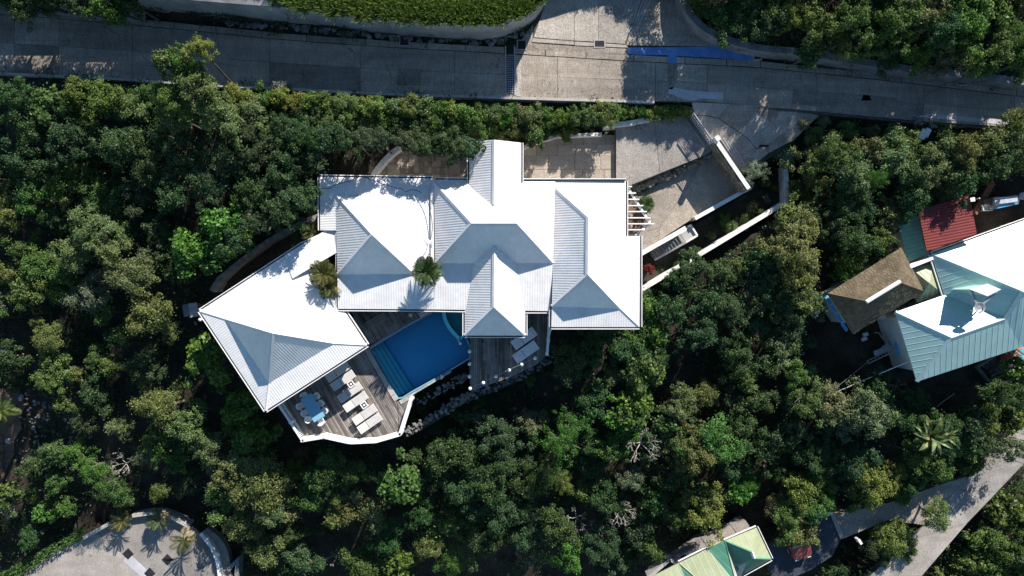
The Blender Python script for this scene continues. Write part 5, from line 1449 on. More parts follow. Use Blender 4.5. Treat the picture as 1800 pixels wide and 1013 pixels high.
for i, (px, py, lab) in enumerate(((616.7, 675.5, "small square white-framed table between second and third lounger"), (639.8, 712.4, "small square white-framed table between fourth and fifth lounger"))):
    c = P(px, py, 0.4)
    if i == 0:
        t = thing("side_table", lab, "side table", (c.x, c.y, 0), R(34.4), "lantern tables between the loungers")
        for k in range(4):
            a = k * math.pi/2
            mb = MB(); mb.box((math.cos(a)*0.2, math.sin(a)*0.2, 0.38), (0.07, 0.47, 0.05), a); put_local("top_frame", mb, M['white_trim'], t)
            mb = MB(); mb.box((math.cos(a + .785)*0.28, math.sin(a + .785)*0.28, 0.17), (0.05, 0.05, 0.34)); put_local("leg", mb, M['white_trim'], t)
        mb = MB(); mb.box((0, 0, 0.3), (0.36, 0.36, 0.03)); put_local("dark_top", mb, M['black_metal'], t)
        mb = MB(); mb.box((0, 0, 0.34), (0.15, 0.15, 0.05)); put_local("tray", mb, M['white_trim'], t)
        st0 = t
    else:
        t = copy_tree(st0); t.location = (c.x, c.y, 0); t["label"] = lab

c = P(549.5, 717, 0.75)
t = thing("dining_table", "long blue-topped dining table on the sun deck", "table", (c.x, c.y, 0), R(-58.7))
mb = MB(); mb.box((0, 0, 0.73), (1.95, 0.92, 0.04)); put_bev("table_top", mb, M['table_glass'], t, 0.01)
for x in (-.8, .8):
    for y in (-.36, .36):
        mb = MB(); mb.box((x, y, 0.355), (0.07, 0.07, 0.71)); put_local("leg", mb, M['white_trim'], t)
def make_chair():
    t = thing("dining_chair", "x", "chair", (0, 0, 0))
    mb = MB(); mb.box((0, 0, 0.44), (0.44, 0.44, 0.05)); put_bev("seat", mb, M['plastic'], t, 0.02)
    mb = MB()
    arc_ = [Vector((-0.24*math.cos(a) , 0.25*math.sin(a), 0.82)) for a in [R(x) for x in range(-75, 76, 15)]]
    ribbon(mb, arc_, 0.05, 0.46, 0.82); put_local("curved_back", mb, M['plastic'], t)
    for x in (-.17, .17):
        for y in (-.17, .17):
            mb = MB(); mb.tube([(x, y, 0.43), (x*1.2, y*1.2, 0)], 0.018, 6); put_local("leg", mb, M['steel'], t)
    return t
ch = make_chair()
td = R(-58.7); labs = []
places = [((527.8, 713.7), td + R(90), "white dining chair on the table's left side, nearest the pavilion"), ((536, 726), td + R(90), "white dining chair in the middle of the table's left side"), ((542.5, 737), td + R(90), "white dining chair on the table's left side, farthest from the pavilion"),
          ((555.5, 697), td - R(90), "white dining chair on the table's right side, nearest the pavilion"), ((563, 710), td - R(90), "white dining chair in the middle of the table's right side"), ((570.5, 722), td - R(90), "white dining chair on the table's right side, farthest from the pavilion"),
          ((535, 696), td, "white dining chair at the table's shaded head under the pavilion"), ((564, 742), td + R(180), "sunlit white dining chair at the table's outer end")]
for i, ((px, py), a, lab) in enumerate(places):
    o = ch if i == 0 else copy_tree(ch)
    c = P(px, py, 0.6); o.location = (c.x, c.y, 0); o.rotation_euler.z = a
    tag(o, lab, "chair", "white chairs round the dining table")

# stone retaining strip below the pool
t = thing("rubble_wall", "curved rubble retaining wall below pool and decks", "wall", P(800, 705, -3))
line = [(716, 762), (760, 738), (800, 712), (835, 695), (880, 678), (930, 655), (968, 632)]
mb = MB(); ribbon(mb, smooth_path(PP(line, -1.6), 4), 0.55, -4.0, -1.66); put("core", mb, M['lawn_soil'], t)
for k in range(260):
    f = rnd.random(); q = at(line, f); s = rnd.uniform(0.06, 0.16)
    p = P(q[0] + rnd.uniform(-9, 6), q[1] + rnd.uniform(-11, 5), -1.6)
    mb = MB(); mb.rock(p, s); put("stone", mb, M['stone'], t)
re_ = thing("rock_edging", "line of pale rounded rocks below the pool's lower rim", "rocks", P(780, 675, -1.5))
for k in range(80):
    f = k / 79; px = 735 + 85*f + rnd.uniform(-4, 4); py = 702 - 46*f + rnd.uniform(-3, 12); s = rnd.uniform(0.06, 0.17)
    if f < 0.45 and k % 2: continue
    p = P(px, py, -1.5)
    (put("stone", (lambda m: (m.rock(p, s, 0.9), m)[1])(MB()), M['stone'], re_))

# ------------------------------------------------------------------ vegetation meshes
rng = np.random.default_rng(11)
def quads_mesh(name, c, ax, bx, mat):
    """leaf faces: centre c, long half-axis ax, short half-axis bx (n,3 arrays); diamond leaves bent along the rib"""
    n = len(c)
    nrm = np.cross(ax, bx); nrm /= np.linalg.norm(nrm, axis=1, keepdims=True) + 1e-9
    lift = np.linalg.norm(bx, axis=1, keepdims=True) * 0.35
    v = np.empty((n, 4, 3), np.float32)
    v[:, 0] = c - ax; v[:, 1] = c + bx + nrm*lift; v[:, 2] = c + ax; v[:, 3] = c - bx + nrm*lift
    me = bpy.data.meshes.new(name)
    me.vertices.add(n*4); me.vertices.foreach_set("co", v.reshape(-1))
    me.loops.add(n*4); me.loops.foreach_set("vertex_index", np.arange(n*4, dtype=np.int32))
    me.polygons.add(n); me.polygons.foreach_set("loop_start", np.arange(0, n*4, 4, dtype=np.int32))
    try: me.polygons.foreach_set("loop_total", np.full(n, 4, np.int32))
    except Exception: pass
    me.materials.append(mat); me.update(calc_edges=True); me.validate()
    return me
def unit(a): return a / (np.linalg.norm(a, axis=1, keepdims=True) + 1e-9)

def crown_mesh(name, nblob, per, leaf, blob=(0.2, 0.34), squash=0.8, aspect=0.55, seed=0, up=0.55, shell=(0.72, 1.06), lobes=0.25):
    g = np.random.default_rng(seed)
    cs, rs = [], []
    ph = g.uniform(0, 6.28, 3)
    for i in range(nblob):
        th = g.uniform(0, 6.283); rr = math.sqrt(g.uniform(0.0, 1.0))
        out = 1 + lobes*math.sin(2*th + ph[0]) * 0.6 + lobes*math.sin(3*th + ph[1]) * 0.7 + lobes * math.sin(5*th + ph[2]) * 0.4
        r0 = g.uniform(*blob) * (1.1 - 0.35*rr)
        dome = math.sqrt(max(0, 1 - rr*rr*0.92))
        z = dome * g.uniform(0.35, 1.0) * squash + g.normal(0, 0.07)
        if i % 5 == 0: z = g.uniform(-0.35, 0.1)
        cs.append((math.cos(th)*rr*out*0.86, math.sin(th)*rr*out*0.86, z - 0.25)); rs.append(r0)
    C, A, B = [], [], []
    for c, r in zip(cs, rs):
        n = int(per * (r / 0.27)**2)
        d = unit(g.normal(0, 1, (n, 3)) + np.array([0, 0, 0.45]))
        # clumpy: pull leaves to a few tufts on each blob
        tuft = unit(g.normal(0, 1, (9, 3)) + np.array([0, 0, 0.5]))
        pick = g.integers(0, 9, n)
        d = unit(d * 0.75 + tuft[pick] * 0.8)
        p = np.array(c) + d * (r * g.uniform(shell[0], shell[1], (n, 1))) * np.array([1, 1, 0.8])
        nn = unit(d * (1-up) + np.array([0, 0, up]) + g.normal(0, 0.42, (n, 3)))
        t = unit(np.cross(nn, g.normal(0, 1, (n, 3))))
        s = leaf * g.uniform(0.65, 1.3, (n, 1))
        spray = g.random(n) < 0.16
        p[spray] += (d[spray] + g.normal(0, 0.5, (spray.sum(), 3))) * r * 0.45
        C.append(p); A.append(t * s * 0.5); B.append(np.cross(nn, t) * s * 0.5 * aspect)
    return quads_mesh(name, np.concatenate(C), np.concatenate(A), np.concatenate(B), M['leaf'])

BIG = [crown_mesh("crown", 64, 290, 0.074, (0.09, 0.28), seed=s, lobes=0.42) for s in (1, 2, 3, 4, 5)]
MID = [crown_mesh("crown", 38, 255, 0.098, (0.12, 0.33), seed=s, lobes=0.42) for s in (11, 12, 13, 14, 15)]
SML = [crown_mesh("crown", 15, 200, 0.155, (0.22, 0.42), seed=s, lobes=0.2) for s in (21, 22, 23, 24)]
BROAD = [crown_mesh("crown", 30, 75, 0.17, (0.2, 0.36), seed=s, aspect=0.75, up=0.7, lobes=0.3) for s in (31, 32, 33)]   # large-leaved
DENSE = [crown_mesh("crown", 60, 170, 0.075, (0.2, 0.3), seed=s, lobes=0.1, squash=0.9) for s in (41, 42)]                  # round
FINE = [crown_mesh("crown", 70, 170, 0.07, (0.12, 0.24), seed=s, lobes=0.35, up=0.2, aspect=0.25, squash=1.0) for s in (51, 52)]   # feathery

def trunk_mesh(seed, limbs=6):
    r = random.Random(seed); mb = MB()
    b = [Vector((0, 0, -0.15)), Vector((r.uniform(-.05, .05), r.uniform(-.05, .05), 0.4)), Vector((r.uniform(-.1, .1), r.uniform(-.1, .1), 0.75)), Vector((r.uniform(-.1, .1), r.uniform(-.1, .1), 1.05))]
    mb.tube(smooth_path(b, 3), [0.1 - 0.07*i/9 for i in range(10)], 7)
    for i in range(limbs):
        a = 6.283*i/limbs + r.uniform(-.4, .4); z0 = r.uniform(0.45, 0.8); L = r.uniform(0.4, 0.75)
        mb.tube(smooth_path([Vector((0, 0, z0)), Vector((math.cos(a)*L*.5, math.sin(a)*L*.5, z0 + 0.12)), Vector((math.cos(a)*L, math.sin(a)*L, z0 + 0.3))], 3), [0.045, 0.04, 0.034, 0.028, 0.022, 0.016, 0.01], 5)
    return mb.mesh("trunk", M['bark'], None, True)
TRUNKS = [trunk_mesh(s) for s in range(5)]
def bare_mesh(seed):
    r = random.Random(seed); mb = MB()
    def grow(p, d, L, rad, lev):
        q = p + d*L*0.5 + Vector((r.uniform(-.1, .1), r.uniform(-.1, .1), 0))*L; e = q + d*L*0.5 + Vector((0, 0, .1))*L
        mb.tube([p, q, e], [rad, rad*.8, rad*.6], 5)
        if lev:
            for _ in range(3):
                nd = (d + Vector((r.uniform(-.9, .9), r.uniform(-.9, .9), r.uniform(-.3, .5)))).normalized(); grow(e, nd, L*0.66, rad*.6, lev-1)
    grow(Vector((0, 0, 0)), Vector((.1, 0, 1)), 0.5, 0.05, 0)
    for i in range(5):
        a = i*1.26 + r.uniform(-.3, .3); grow(Vector((0.02, 0, 0.48)), Vector((math.cos(a), math.sin(a), r.uniform(.3, .8))).normalized(), 0.42, 0.034, 3)
    return mb.mesh("branches", M['dead_wood'], None, True)
BARE = [bare_mesh(s) for s in (3, 4, 5)]

def frond_mesh(wide=0.32, n=22, droop=0.55, tip=0.06, lw=0.02):
    C, A, B = [], [], []
    pts = [Vector((t, 0, 0.32*t - droop*t*t)) for t in [i/(n) for i in range(n+1)]]
    for i in range(2, n+1):
        t = i/n; p = pts[i]; L = wide * math.sin(math.pi*min(1, 0.12 + 0.86*t))**0.7 + tip
        for s in (-1, 1):
            d = Vector((0.62, s*0.85, -0.28)).normalized()
            c = p + d*L*0.5
            C.append(c); A.append(d*L*0.5); w = Vector((0.8, -s*0.55, 0.12)).normalized(); B.append(w*lw)
    for i in range(n):
        d = (pts[i+1]-pts[i]); C.append((pts[i]+pts[i+1])/2); A.append(d*0.55); B.append(Vector((0, 1, 0))*0.012)
    return quads_mesh("frond", np.array(C), np.array(A), np.array(B), M['leaf'])
FROND = frond_mesh(); FROND_DROOP = frond_mesh(0.4, 20, 1.0)
def bananaleaf():
    mb = MB(); n = 10; L, R_ = [], []
    for i in range(n+1):
        t = i/n; w = 0.13*math.sin(math.pi*min(1, .06+.94*t))**0.6; z = 0.5*t - 0.62*t*t
        L.append((t, w, z + w*.4)); R_.append((t, -w, z + w*.4))
    mid = [(i/n, 0, 0.5*i/n - 0.62*(i/n)**2) for i in range(n+1)]
    for i in range(n):
        mb.face([mid[i], mid[i+1], L[i+1], L[i]]); mb.face([R_[i], R_[i+1], mid[i+1], mid[i]])
    return mb.mesh("big_leaf", M['leaf'])
BANANA = bananaleaf()
def stem_mesh(): 
    mb = MB(); mb.tube([(0, 0, -.3), (0.02, 0, .5), (0, .01, 1.0)], [0.1, 0.085, 0.075], 8); return mb.mesh("trunk", M['bark'], None, True)
STEM = stem_mesh()

# ------------------------------------------------------------------ tree placing
TONE = {'o': ((0.118, 0.15, 0.055), "olive"), 'g': ((0.074, 0.124, 0.033), "mid-green"), 'b': ((0.074, 0.155, 0.03), "bright green"), 'd': ((0.041, 0.078, 0.029), "dark green"),  # the darkest tone puts crown shade into the leaf colour
        'y': ((0.13, 0.165, 0.04), "yellow-green"), 'w': ((0.125, 0.145, 0.08), "grey-green"), 's': ((0.26, 0.28, 0.21), "pale silvery"), 'r': ((0.16, 0.09, 0.06), "russet")}
LAND = [("the pavilion's left corner", 351, 547), ("the pavilion's lower corner", 467, 722), ("the villa's top left corner", 561, 310), ("the north wing", 868, 246), ("the sun deck's lower rail", 615, 780),
        ("the pool deck", 900, 665), ("the villa's bottom right corner", 1124, 575), ("the garden strip's outer wall", 1260, 430), ("the corner of the outer garden wall", 1384, 352), ("the entrance apron", 1400, 225),
        ("the brown cottage", 1470, 540), ("the red shed", 1665, 370), ("the teal roof's lower tip", 1612, 671), ("the timber trailer", 1745, 660), ("the green-roofed house", 1330, 930), ("the dark parking pad", 1440, 910),
        ("the branch drive", 1560, 905), ("the lower road", 1690, 900), ("the round terrace", 270, 905), ("the left grey wall corner", 15, 630), ("the road grate", 896, 160), ("the blue strip", 1240, 85),
        ("the white roadside box", 1623, 236), ("the wooded roadside drain", 1692, 143), ("the top left roadside", 120, 40), ("the left road end", 60, 130), ("the stone path wall", 470, 425), ("the slanting courtyard wall", 672, 286),
        ("the hedge-grown driveway wall", 1160, 205), ("the left picture edge", 0, 330), ("the bottom picture edge", 700, 1010), ("the grass bank", 600, 20), ("the fallen pale branches", 1010, 655), ("the lower right corner", 1790, 1000), ("the bottom left hedge", 30, 1000)]
def dirword(dx, dy):
    a = math.degrees(math.atan2(-dy, dx)) % 360
    return ["right of", "above right of", "above", "above left of", "left of", "below left of", "below", "below right of"][int(((a + 22.5) % 360) // 45)]
ORD = ["nearest", "second nearest", "third nearest", "fourth nearest", "fifth nearest", "sixth nearest", "seventh nearest", "eighth nearest", "ninth nearest", "tenth nearest"]
PENDING = []
ROADS_XY = [xy(road_poly, Z_ROAD)]
MID_XY = [(P(x, yM(x) + 12, Z_ROAD).x, P(x, yM(x) + 12, Z_ROAD).y) for x in range(-200, 2001, 100)]
def tree(px, py, r, tone='g', h=None, kind=None, name="broadleaf_tree", cat="tree", group="trees on the wooded slope", noun="tree"):
    R_ = r / 25.0
    z = 0
    hh = h if h is not None else 1.5 + 1.55*R_ + rnd.uniform(-0.3, 0.9)
    zc = 0
    for _ in range(6):
        p = P(px, py, zc); zc = zt(p.x, p.y) + hh * 0.72
    p = P(px, py, zc); zg = zt(p.x, p.y)
    t = thing(name, "", cat, (p.x, p.y, zg), 0, group)
    c, tn = TONE[tone]
    j = lambda a: max(0.004, a * rnd.uniform(0.8, 1.2))
    col = (j(c[0]), c[1] * rnd.uniform(0.9, 1.1), j(c[2]), 1)
    if name == "broadleaf_tree" and kind is None and tone == 'd': name, group = "shade_dark_tree", "trees in a shade-dark tone on the wooded slope"  # split off by the shade-dark leaf tone, no separate species
    if kind is BROAD: name = "large_leaved_tree"
    if kind is FINE and name == "broadleaf_tree": name = "feathery_tree"
    t.name = name; t["group"] = group
    lib = kind or (BIG if R_ > 1.45 else MID if R_ > 0.85 else SML)
    Rm = R_ * (CAM_H - zc) / CAM_H * 1.04
    o = inst("crown", rnd.choice(lib), t, (0, 0, zc - zg), rnd.uniform(0, 6.28), (Rm*rnd.uniform(.82, 1.14), Rm*rnd.uniform(.82, 1.14), Rm*rnd.uniform(.8, 1.3)))
    o.color = col
    bx, by = p.x, p.y
    for q in ROADS_XY:
        k_ = 0
        while inside(bx, by, q) and k_ < 30:      # a trunk never stands in the road: it leans out from beside it
            cyq = lerp_tab(MID_XY, bx)
            by += 0.25 if p.y > cyq else -0.25; k_ += 1
    zb = zt(bx, by); d_ = Vector((p.x - bx, p.y - by, zc - zb))
    o2 = inst("trunk", rnd.choice(TRUNKS), t, (bx - p.x, by - p.y, zb - zg), 0, (Rm, Rm, d_.length))
    o2.rotation_euler = d_.to_track_quat('Z', 'Y').to_euler()
    size = "small" if r < 26 else "medium" if r < 40 else "large"
    form = "broad-leaved" if lib is BROAD else "round-crowned" if lib is DENSE else "feathery" if lib is FINE else ""
    PENDING.append((t, " ".join(f"{size} {tn} {form} {noun}".split()), px, py))
    return t

def finish_labels():
    bucket = {}
    for t, desc, px, py in PENDING:
        ln = min(LAND, key=lambda l: math.hypot(l[1]-px, l[2]-py))
        key = f"{desc} {dirword(px-ln[1], py-ln[2])} {ln[0]}"
        bucket.setdefault(key, []).append((math.hypot(ln[1]-px, ln[2]-py), t))
    for key, lst in bucket.items():
        lst.sort(key=lambda q: q[0])
        for i, (d, t) in enumerate(lst):
            t["label"] = key if len(lst) == 1 else f"{key}, {ORD[min(i, 9)]}"

# crowns seen one by one in the photograph: x, y, radius, tone (+ height)
T_ = """
320 112 34 g 6.5|352 84 25 y 7.5|290 108 24 g 7|345 145 40 o 7|300 165 40 g 6|260 168 28 g|385 200 46 o 5.5|310 205 44 o 5|225 185 34 o|180 170 34 g|130 165 28 y|90 190 36 g|30 170 40 d|60 225 44 d|120 245 42 d|200 255 44 d|
265 270 42 d|330 285 46 d|395 275 44 d|460 265 42 d|515 240 40 d|440 200 36 o|545 285 34 d|40 280 36 d|60 335 36 g|110 325 36 g|175 350 36 g|15 375 36 o|190 365 28 g|245 340 36 d|305 335 42 d|370 330 42 d|440 335 42 d|500 315 44 d|
165 402 40 o 5.5|215 408 28 o|190 440 38 o 5.5|125 445 42 o 5.5|230 480 44 o 5|110 478 30 g|12 480 28 o|32 440 26 g|65 415 18 y|120 398 24 g|430 345 18 y|490 372 32 d 8|455 392 28 d 7.5|530 350 30 d 8|415 425 28 d 6.5|550 250 26 d|535 262 15 y|
50 510 36 o|100 515 24 g|165 512 40 w|265 545 44 o 5|300 580 24 o|180 550 20 g|215 590 28 d|90 595 30 o|70 572 18 o|100 640 34 o|80 668 26 o|125 658 22 o|170 630 22 g|195 645 20 g|255 676 16 y|285 718 38 y 4.5|330 745 40 o 4.5|280 768 30 g|110 712 16 g|
215 752 22 o|90 800 30 g|130 798 30 b|165 822 36 b|190 850 34 b|218 875 20 g|22 872 28 g|58 868 18 g|100 848 24 g|112 890 20 g|80 902 22 b|285 800 22 b|312 820 16 b|370 788 38 o|420 820 44 o 5.5|395 870 36 o|455 850 52 o 5.5|430 920 40 o|490 880 36 o|470 965 36 o|
520 832 26 g|570 838 38 g|620 828 32 g|545 870 30 g|605 895 30 o|650 895 34 o|672 918 22 o|530 985 34 d|640 1000 40 g|700 995 36 g|755 960 26 o|800 985 34 b|740 905 30 d|680 950 28 d|
870 830 50 d|800 790 46 d|880 770 46 d|820 860 46 d|880 900 46 d|930 850 42 d|850 950 40 d|930 940 42 d|980 925 42 d|1000 980 30 b|1075 660 24 o|1138 640 36 d|1230 590 38 d|1290 620 40 d|1180 545 34 d|1240 530 36 d|1290 550 38 d|1320 520 36 d|
1035 610 34 d|1000 640 36 d|1060 580 30 d|1040 700 34 d|1110 720 40 g|1200 715 38 o|1240 695 28 o|1175 745 28 g|1255 775 46 b 5.5|1220 795 42 o 5|1185 780 26 g|1108 840 26 w|1075 790 32 g|1095 775 30 b|1240 900 40 y|1190 905 34 g|1305 858 26 b|1275 872 18 w|
1150 870 36 d|1060 870 34 d|1180 835 34 d|1020 865 20 y|1090 890 22 d|1120 930 34 d|1060 960 38 d|1140 960 26 g|1330 700 36 d|1300 740 34 d|1340 780 36 d|1390 760 36 d|1345 640 32 d|1310 660 28 g|
1190 490 28 d|1215 470 28 d|1270 480 30 d|1300 470 24 o|1395 430 48 o 5.5|1405 485 44 o 5|1430 530 30 o|1390 560 38 d|1385 395 36 o|1350 450 36 d|1340 500 34 d|1370 610 32 o|1400 660 28 g|
1430 295 42 o 4|1400 335 22 g|1465 270 38 g 4|1500 300 42 o 4|1525 315 28 b 4|1560 280 46 o 4|1605 310 38 o|1640 300 42 o 4|1650 345 34 o 5|1700 262 38 o|1755 250 40 o|1785 218 26 y|1745 295 36 d|1560 375 32 o|1600 350 34 d|1550 425 28 g|1500 420 40 d|1465 395 40 d|1420 375 28 d|1412 345 18 b|1485 350 38 d|
1540 455 26 g|1490 465 30 g|1790 270 40 d|1690 310 36 d|1590 420 20 g|1520 500 18 g|1745 250 22 y|1800 205 30 y|1660 262 30 o|1590 255 28 o|1530 260 28 o|
1395 20 38 y 2.8|1440 45 36 g 3.7|1470 80 34 g 3.7|1500 30 44 g 3.7|1540 75 38 g 3.7|1580 40 42 g 3.7|1620 25 36 o 3.7|1650 60 42 d 3.7|1700 40 44 b 3.7|1745 15 38 b 3.7|1780 60 40 g 3.7|1690 95 32 o 3.7|1755 95 36 g 3.7|1610 95 36 g 3.7|1560 100 30 d 3.4|1340 45 38 d 2.2|1800 105 32 g 3.4|1725 120 26 g 4.5|1425 95 26 d 4|1355 12 34 g 2.4|
1420 700 40 o 5|1465 710 38 w 5|1515 715 46 w 5.5|1545 730 34 o 5|1490 745 34 w|1450 745 32 d|1540 680 30 d|1620 800 40 g 4.5|1660 770 36 d|1650 822 28 g 3|1640 745 34 d|1700 740 34 d|1755 690 30 d|1790 650 28 b|1772 790 30 w 4|1535 850 38 y 5.2|1572 832 26 y 4.5|1612 842 26 d 4|1590 868 20 g 3|1510 870 28 g|1405 865 34 y 5|1385 910 38 o 5|1425 895 32 g 4.5|1450 880 24 b|1400 935 36 o 4.5|1370 890 28 o|
1565 945 34 o 3.5|1595 965 26 o 3.2|1540 965 24 d|1455 800 34 d|1500 810 36 d|1420 800 38 d|1590 740 30 d|1610 700 26 d|1735 722 30 g|1772 738 26 g 2.5|1690 785 30 g 3|1722 770 28 d 3|1705 815 22 g 2|1790 700 28 d|1095 612 28 d|1075 560 22 d|1112 588 22 g|1150 610 26 d|1400 600 28 d|1150 770 26 d|1135 800 26 d|1200 830 24 g|
1768 905 34 g 1.9|1800 868 28 g 1.6|1738 945 32 o 1.9|1780 960 40 g 2.4|1705 985 32 o 1.9|1805 930 36 d 2.4|1745 1000 36 g 2.4|1800 1005 34 g 2.4|1672 1020 28 o 1.9|1725 965 22 g 1.6|1785 890 22 o 1.5|
60 5 40 d 5.5|120 -8 44 d 6|185 12 34 b 6|230 5 30 d 5.5|205 25 20 g 5.5|20 -5 40 d 5.5
"""
for row in T_.replace("\n", "").split("|"):
    a = row.split()
    if not a: continue
    k_ = rnd.random()
    knd = BROAD if (a[3] in 'bg' and k_ < 0.16) else FINE if (a[3] in 'bgy' and k_ < 0.3) else DENSE if (a[3] in 'ow' and k_ < 0.15) else None
    tree(float(a[0]), float(a[1]), float(a[2]), a[3], float(a[4]) if len(a) > 4 else None, knd)
# special kinds
for px, py, r, tone, h in ((365, 640, 46, 'b', 4.6), (415, 715, 40, 'b', 4.2), (440, 765, 38, 'b', 4.0), (390, 395, 36, 'b', 4.5), (330, 440, 40, 'b', 4.5), (375, 450, 34, 'b', 4), (422, 405, 30, 'b', 4), (1135, 660, 42, 'y', 4.2), (1115, 700, 30, 'b', 4), (1150, 588, 26, 'b', 3.5), (1140, 545, 26, 'b', 3.5), (1090, 730, 30, 'b', 4), (1230, 870, 26, 'g', 4), (700, 845, 40, 'g', 4.5), (595, 905, 24, 'g', 4)):
    tree(px, py, r, tone, h, BROAD)
for px, py, r, tone, h in ((1520, 725, 44, 'w', 5.2), (1645, 905, 27, 'y', 3.0), (755, 955, 27, 'o', 4), (475, 900, 30, 'o', 5)):
    tree(px, py, r, tone, h, DENSE)
for px, py, r, tone, h in ((985, 780, 48, 'b', 6.5), (1005, 745, 34, 'b', 6), (965, 830, 36, 'b', 5), (990, 850, 26, 'y', 4), (1540, 315, 26, 'b', 4.5), (255, 800, 22, 'w', 3), (1150, 330 + 300, 16, 'w', 3.5), (535, 795, 14, 'r', 3), (1310, 850, 28, 'b', 3.5)):
    tree(px, py, r, tone, h, FINE)

# hedge trees along the road above the villa
hx = 415
while hx < 1205:
    top = lerp_tab([(400, 150), (520, 160), (700, 172), (900, 184), (1000, 186), (1100, 183), (1200, 186)], hx)
    r = rnd.uniform(19, 26)
    if hx > 1080: r = rnd.uniform(13, 17)
    tone = rnd.choice("oyybg") if hx < 700 else rnd.choice("gbyob")
    tree(hx, top + r*0.8 + rnd.uniform(-3, 4), r, tone, 2.6 if hx < 830 else 1.5 if hx < 1080 else 1.2, None, "hedge_shrub", "shrub", "hedge shrubs between road and villa", "hedge shrub")
    if hx < 1010:
        r2 = rnd.uniform(22, 30)
        tree(hx + 12, top + 46 + rnd.uniform(-5, 6), r2 * (1 if hx < 830 else 0.8), rnd.choice("gdgd"), 2.6 if hx < 830 else 1.3, None, "hedge_shrub", "shrub", "hedge shrubs between road and villa", "hedge shrub")
    if hx < 680 or 700 < hx < 820:
        tree(hx + 5, top + 80 + rnd.uniform(-6, 6), rnd.uniform(22, 28), 'd', 6.9 if hx > 540 else 5, None, "hedge_shrub", "shrub", "hedge shrubs between road and villa", "hedge shrub")
    hx += rnd.uniform(22, 29) if hx < 1080 else rnd.uniform(17, 22)
for px, py, r, tn in ((495, 155, 16, 's'), (486, 190, 9, 's'), (1325, 300, 26, 's'), (1382, 270, 21, 's'), (1310, 325, 12, 's'), (1300, 10, 30, 'g'), (1136, 359, 13, 'g'), (1272, 385, 12, 'y'), (1285, 400, 12, 'o'), (1248, 415, 9, 'o'), (1335, 375, 9, 'g'), (1348, 350, 7, 'w'), (1310, 385, 8, 'g'), (1225, 440, 8, 'd'), (1190, 465, 7, 'd'), (1362, 330, 7, 'g'), (1345, 320, 9, 'g'), (945, 245, 20, 'g'), (1310, 22, 26, 'd'), (1410, 222, 14, 'w'), (1450, 212, 14, 'w'), (1468, 200, 9, 'g'), (1430, 240, 18, 'o'), (1490, 232, 20, 'g'), (1530, 232, 18, 'o'), (1570, 232, 16, 'd'), (1660, 235, 18, 'o')):
    tree(px, py, r, tn, 1.0 if r < 20 else 2.0, SML if r < 22 else FINE if tn == 's' else None, "shrub", "shrub", "shrubs about the grounds", "shrub")
for px, py, r in ((762, 706, 11), (785, 690, 9), (812, 676, 10), (745, 722, 11), (730, 742, 10), (800, 728, 13), (842, 708, 12), (885, 692, 12), (930, 668, 12), (765, 750, 14), (960, 648, 11), (745, 700, 8)):
    tree(px, py, r, rnd.choice("gdb"), 0.9, SML, "shrub", "shrub", "shrubs below the pool and decks", "shrub")
t = thing("red_leaved_plant", "dark red leafy plant beside the villa's right wall", "plant", P(1138, 474, Z_GARD))
o = inst("foliage", SML[0], t, (0, 0, 0.7), 1.0, (0.42, 0.42, 0.5)); o.color = (0.16, 0.022, 0.02, 1)
inst("stem", STEM, t, (0, 0, 0), 0, (0.6, 0.6, 0.6))

# fill between the crowns with darker trees wherever nothing is built
NO = [[(555, 300), (1110, 240), (1135, 330), (1135, 585), (975, 585), (970, 660), (830, 700), (720, 770), (600, 790), (520, 785), (340, 550)],
      road_poly, plaza_poly, apron_poly, drive_poly, lowc_poly, garden_poly, lroad_poly, ldrive_poly, lpad_poly, terr_poly, [(640, 255), (830, 250), (830, 330), (640, 330)],
      [(900, 230), (1090, 215), (1090, 330), (900, 330)], [(1440, 520), (1584, 430), (1640, 340), (1720, 335), (1830, 320), (1830, 640), (1740, 690), (1612, 690), (1490, 650), (1440, 700), (1420, 560)],
      [(1130, 1020), (1190, 970), (1320, 910), (1370, 985), (1300, 1050)], bank_poly, [(0, 690), (75, 670), (70, 790), (0, 830)], [(150, 890), (330, 880), (340, 920), (150, 940)], [(1610, 700), (1720, 690), (1730, 720), (1620, 750)], [(960, 620), (1010, 600), (1030, 690), (970, 690)], [(25, 720), (85, 720), (70, 790), (25, 800)], [(560, 950), (620, 930), (640, 970), (570, 985)]]
have = [(p[2], p[3]) for p in PENDING]
placed = 0
for _ in range(9000):
    px, py = rnd.uniform(-40, 1840), rnd.uniform(-20, 1040)
    r = rnd.uniform(20, 38)
    if any(math.hypot(px-a, py-b) < 36 for a, b in have): continue
    if any(inside(px, py, q) or pdist(px, py, q) < r*0.85 for q in NO): continue
    tree(px, py, r, rnd.choice("ddddgw"), rnd.uniform(2.2, 4.0)); have.append((px, py)); placed += 1
    if placed > 64: break
# one unseen mass of crowns placed outside the frame to shade the road and the woods
off = [(1222 + row*14 + k*56 + rnd.uniform(-9, 9), y_ + rnd.uniform(-9, 9), 44, h) for row, (y_, h) in enumerate(((-42, 3.3), (-88, 3.3))) for k in range(13)]
off += [(985, -85, 30, 1.7), (1012, -78, 30, 1.9), (1045, -82, 30, 2.1), (1080, -88, 30, 2.2), (1115, -84, 30, 2.1), (1150, -90, 30, 2.8), (1185, -80, 30, 3.2)]
off += [(-90 + k*36, -52 + rnd.uniform(-10, 10), 46, 2.2) for k in range(11)] + [(-100 + k*36, -96 + rnd.uniform(-10, 10), 46, 3.0) for k in range(11)]
OV = []
for px, py, r, h in off:
    zc = 2.0
    for _ in range(5):
        p = P(px, py, zc); zc = zt(p.x, p.y) + h*0.72
    me = rnd.choice(DENSE); n = len(me.vertices); co = np.empty(n*3, np.float32); me.vertices.foreach_get("co", co)
    OV.append(co.reshape(-1, 3) * (r/25) + np.array([p.x, p.y, zc], np.float32))
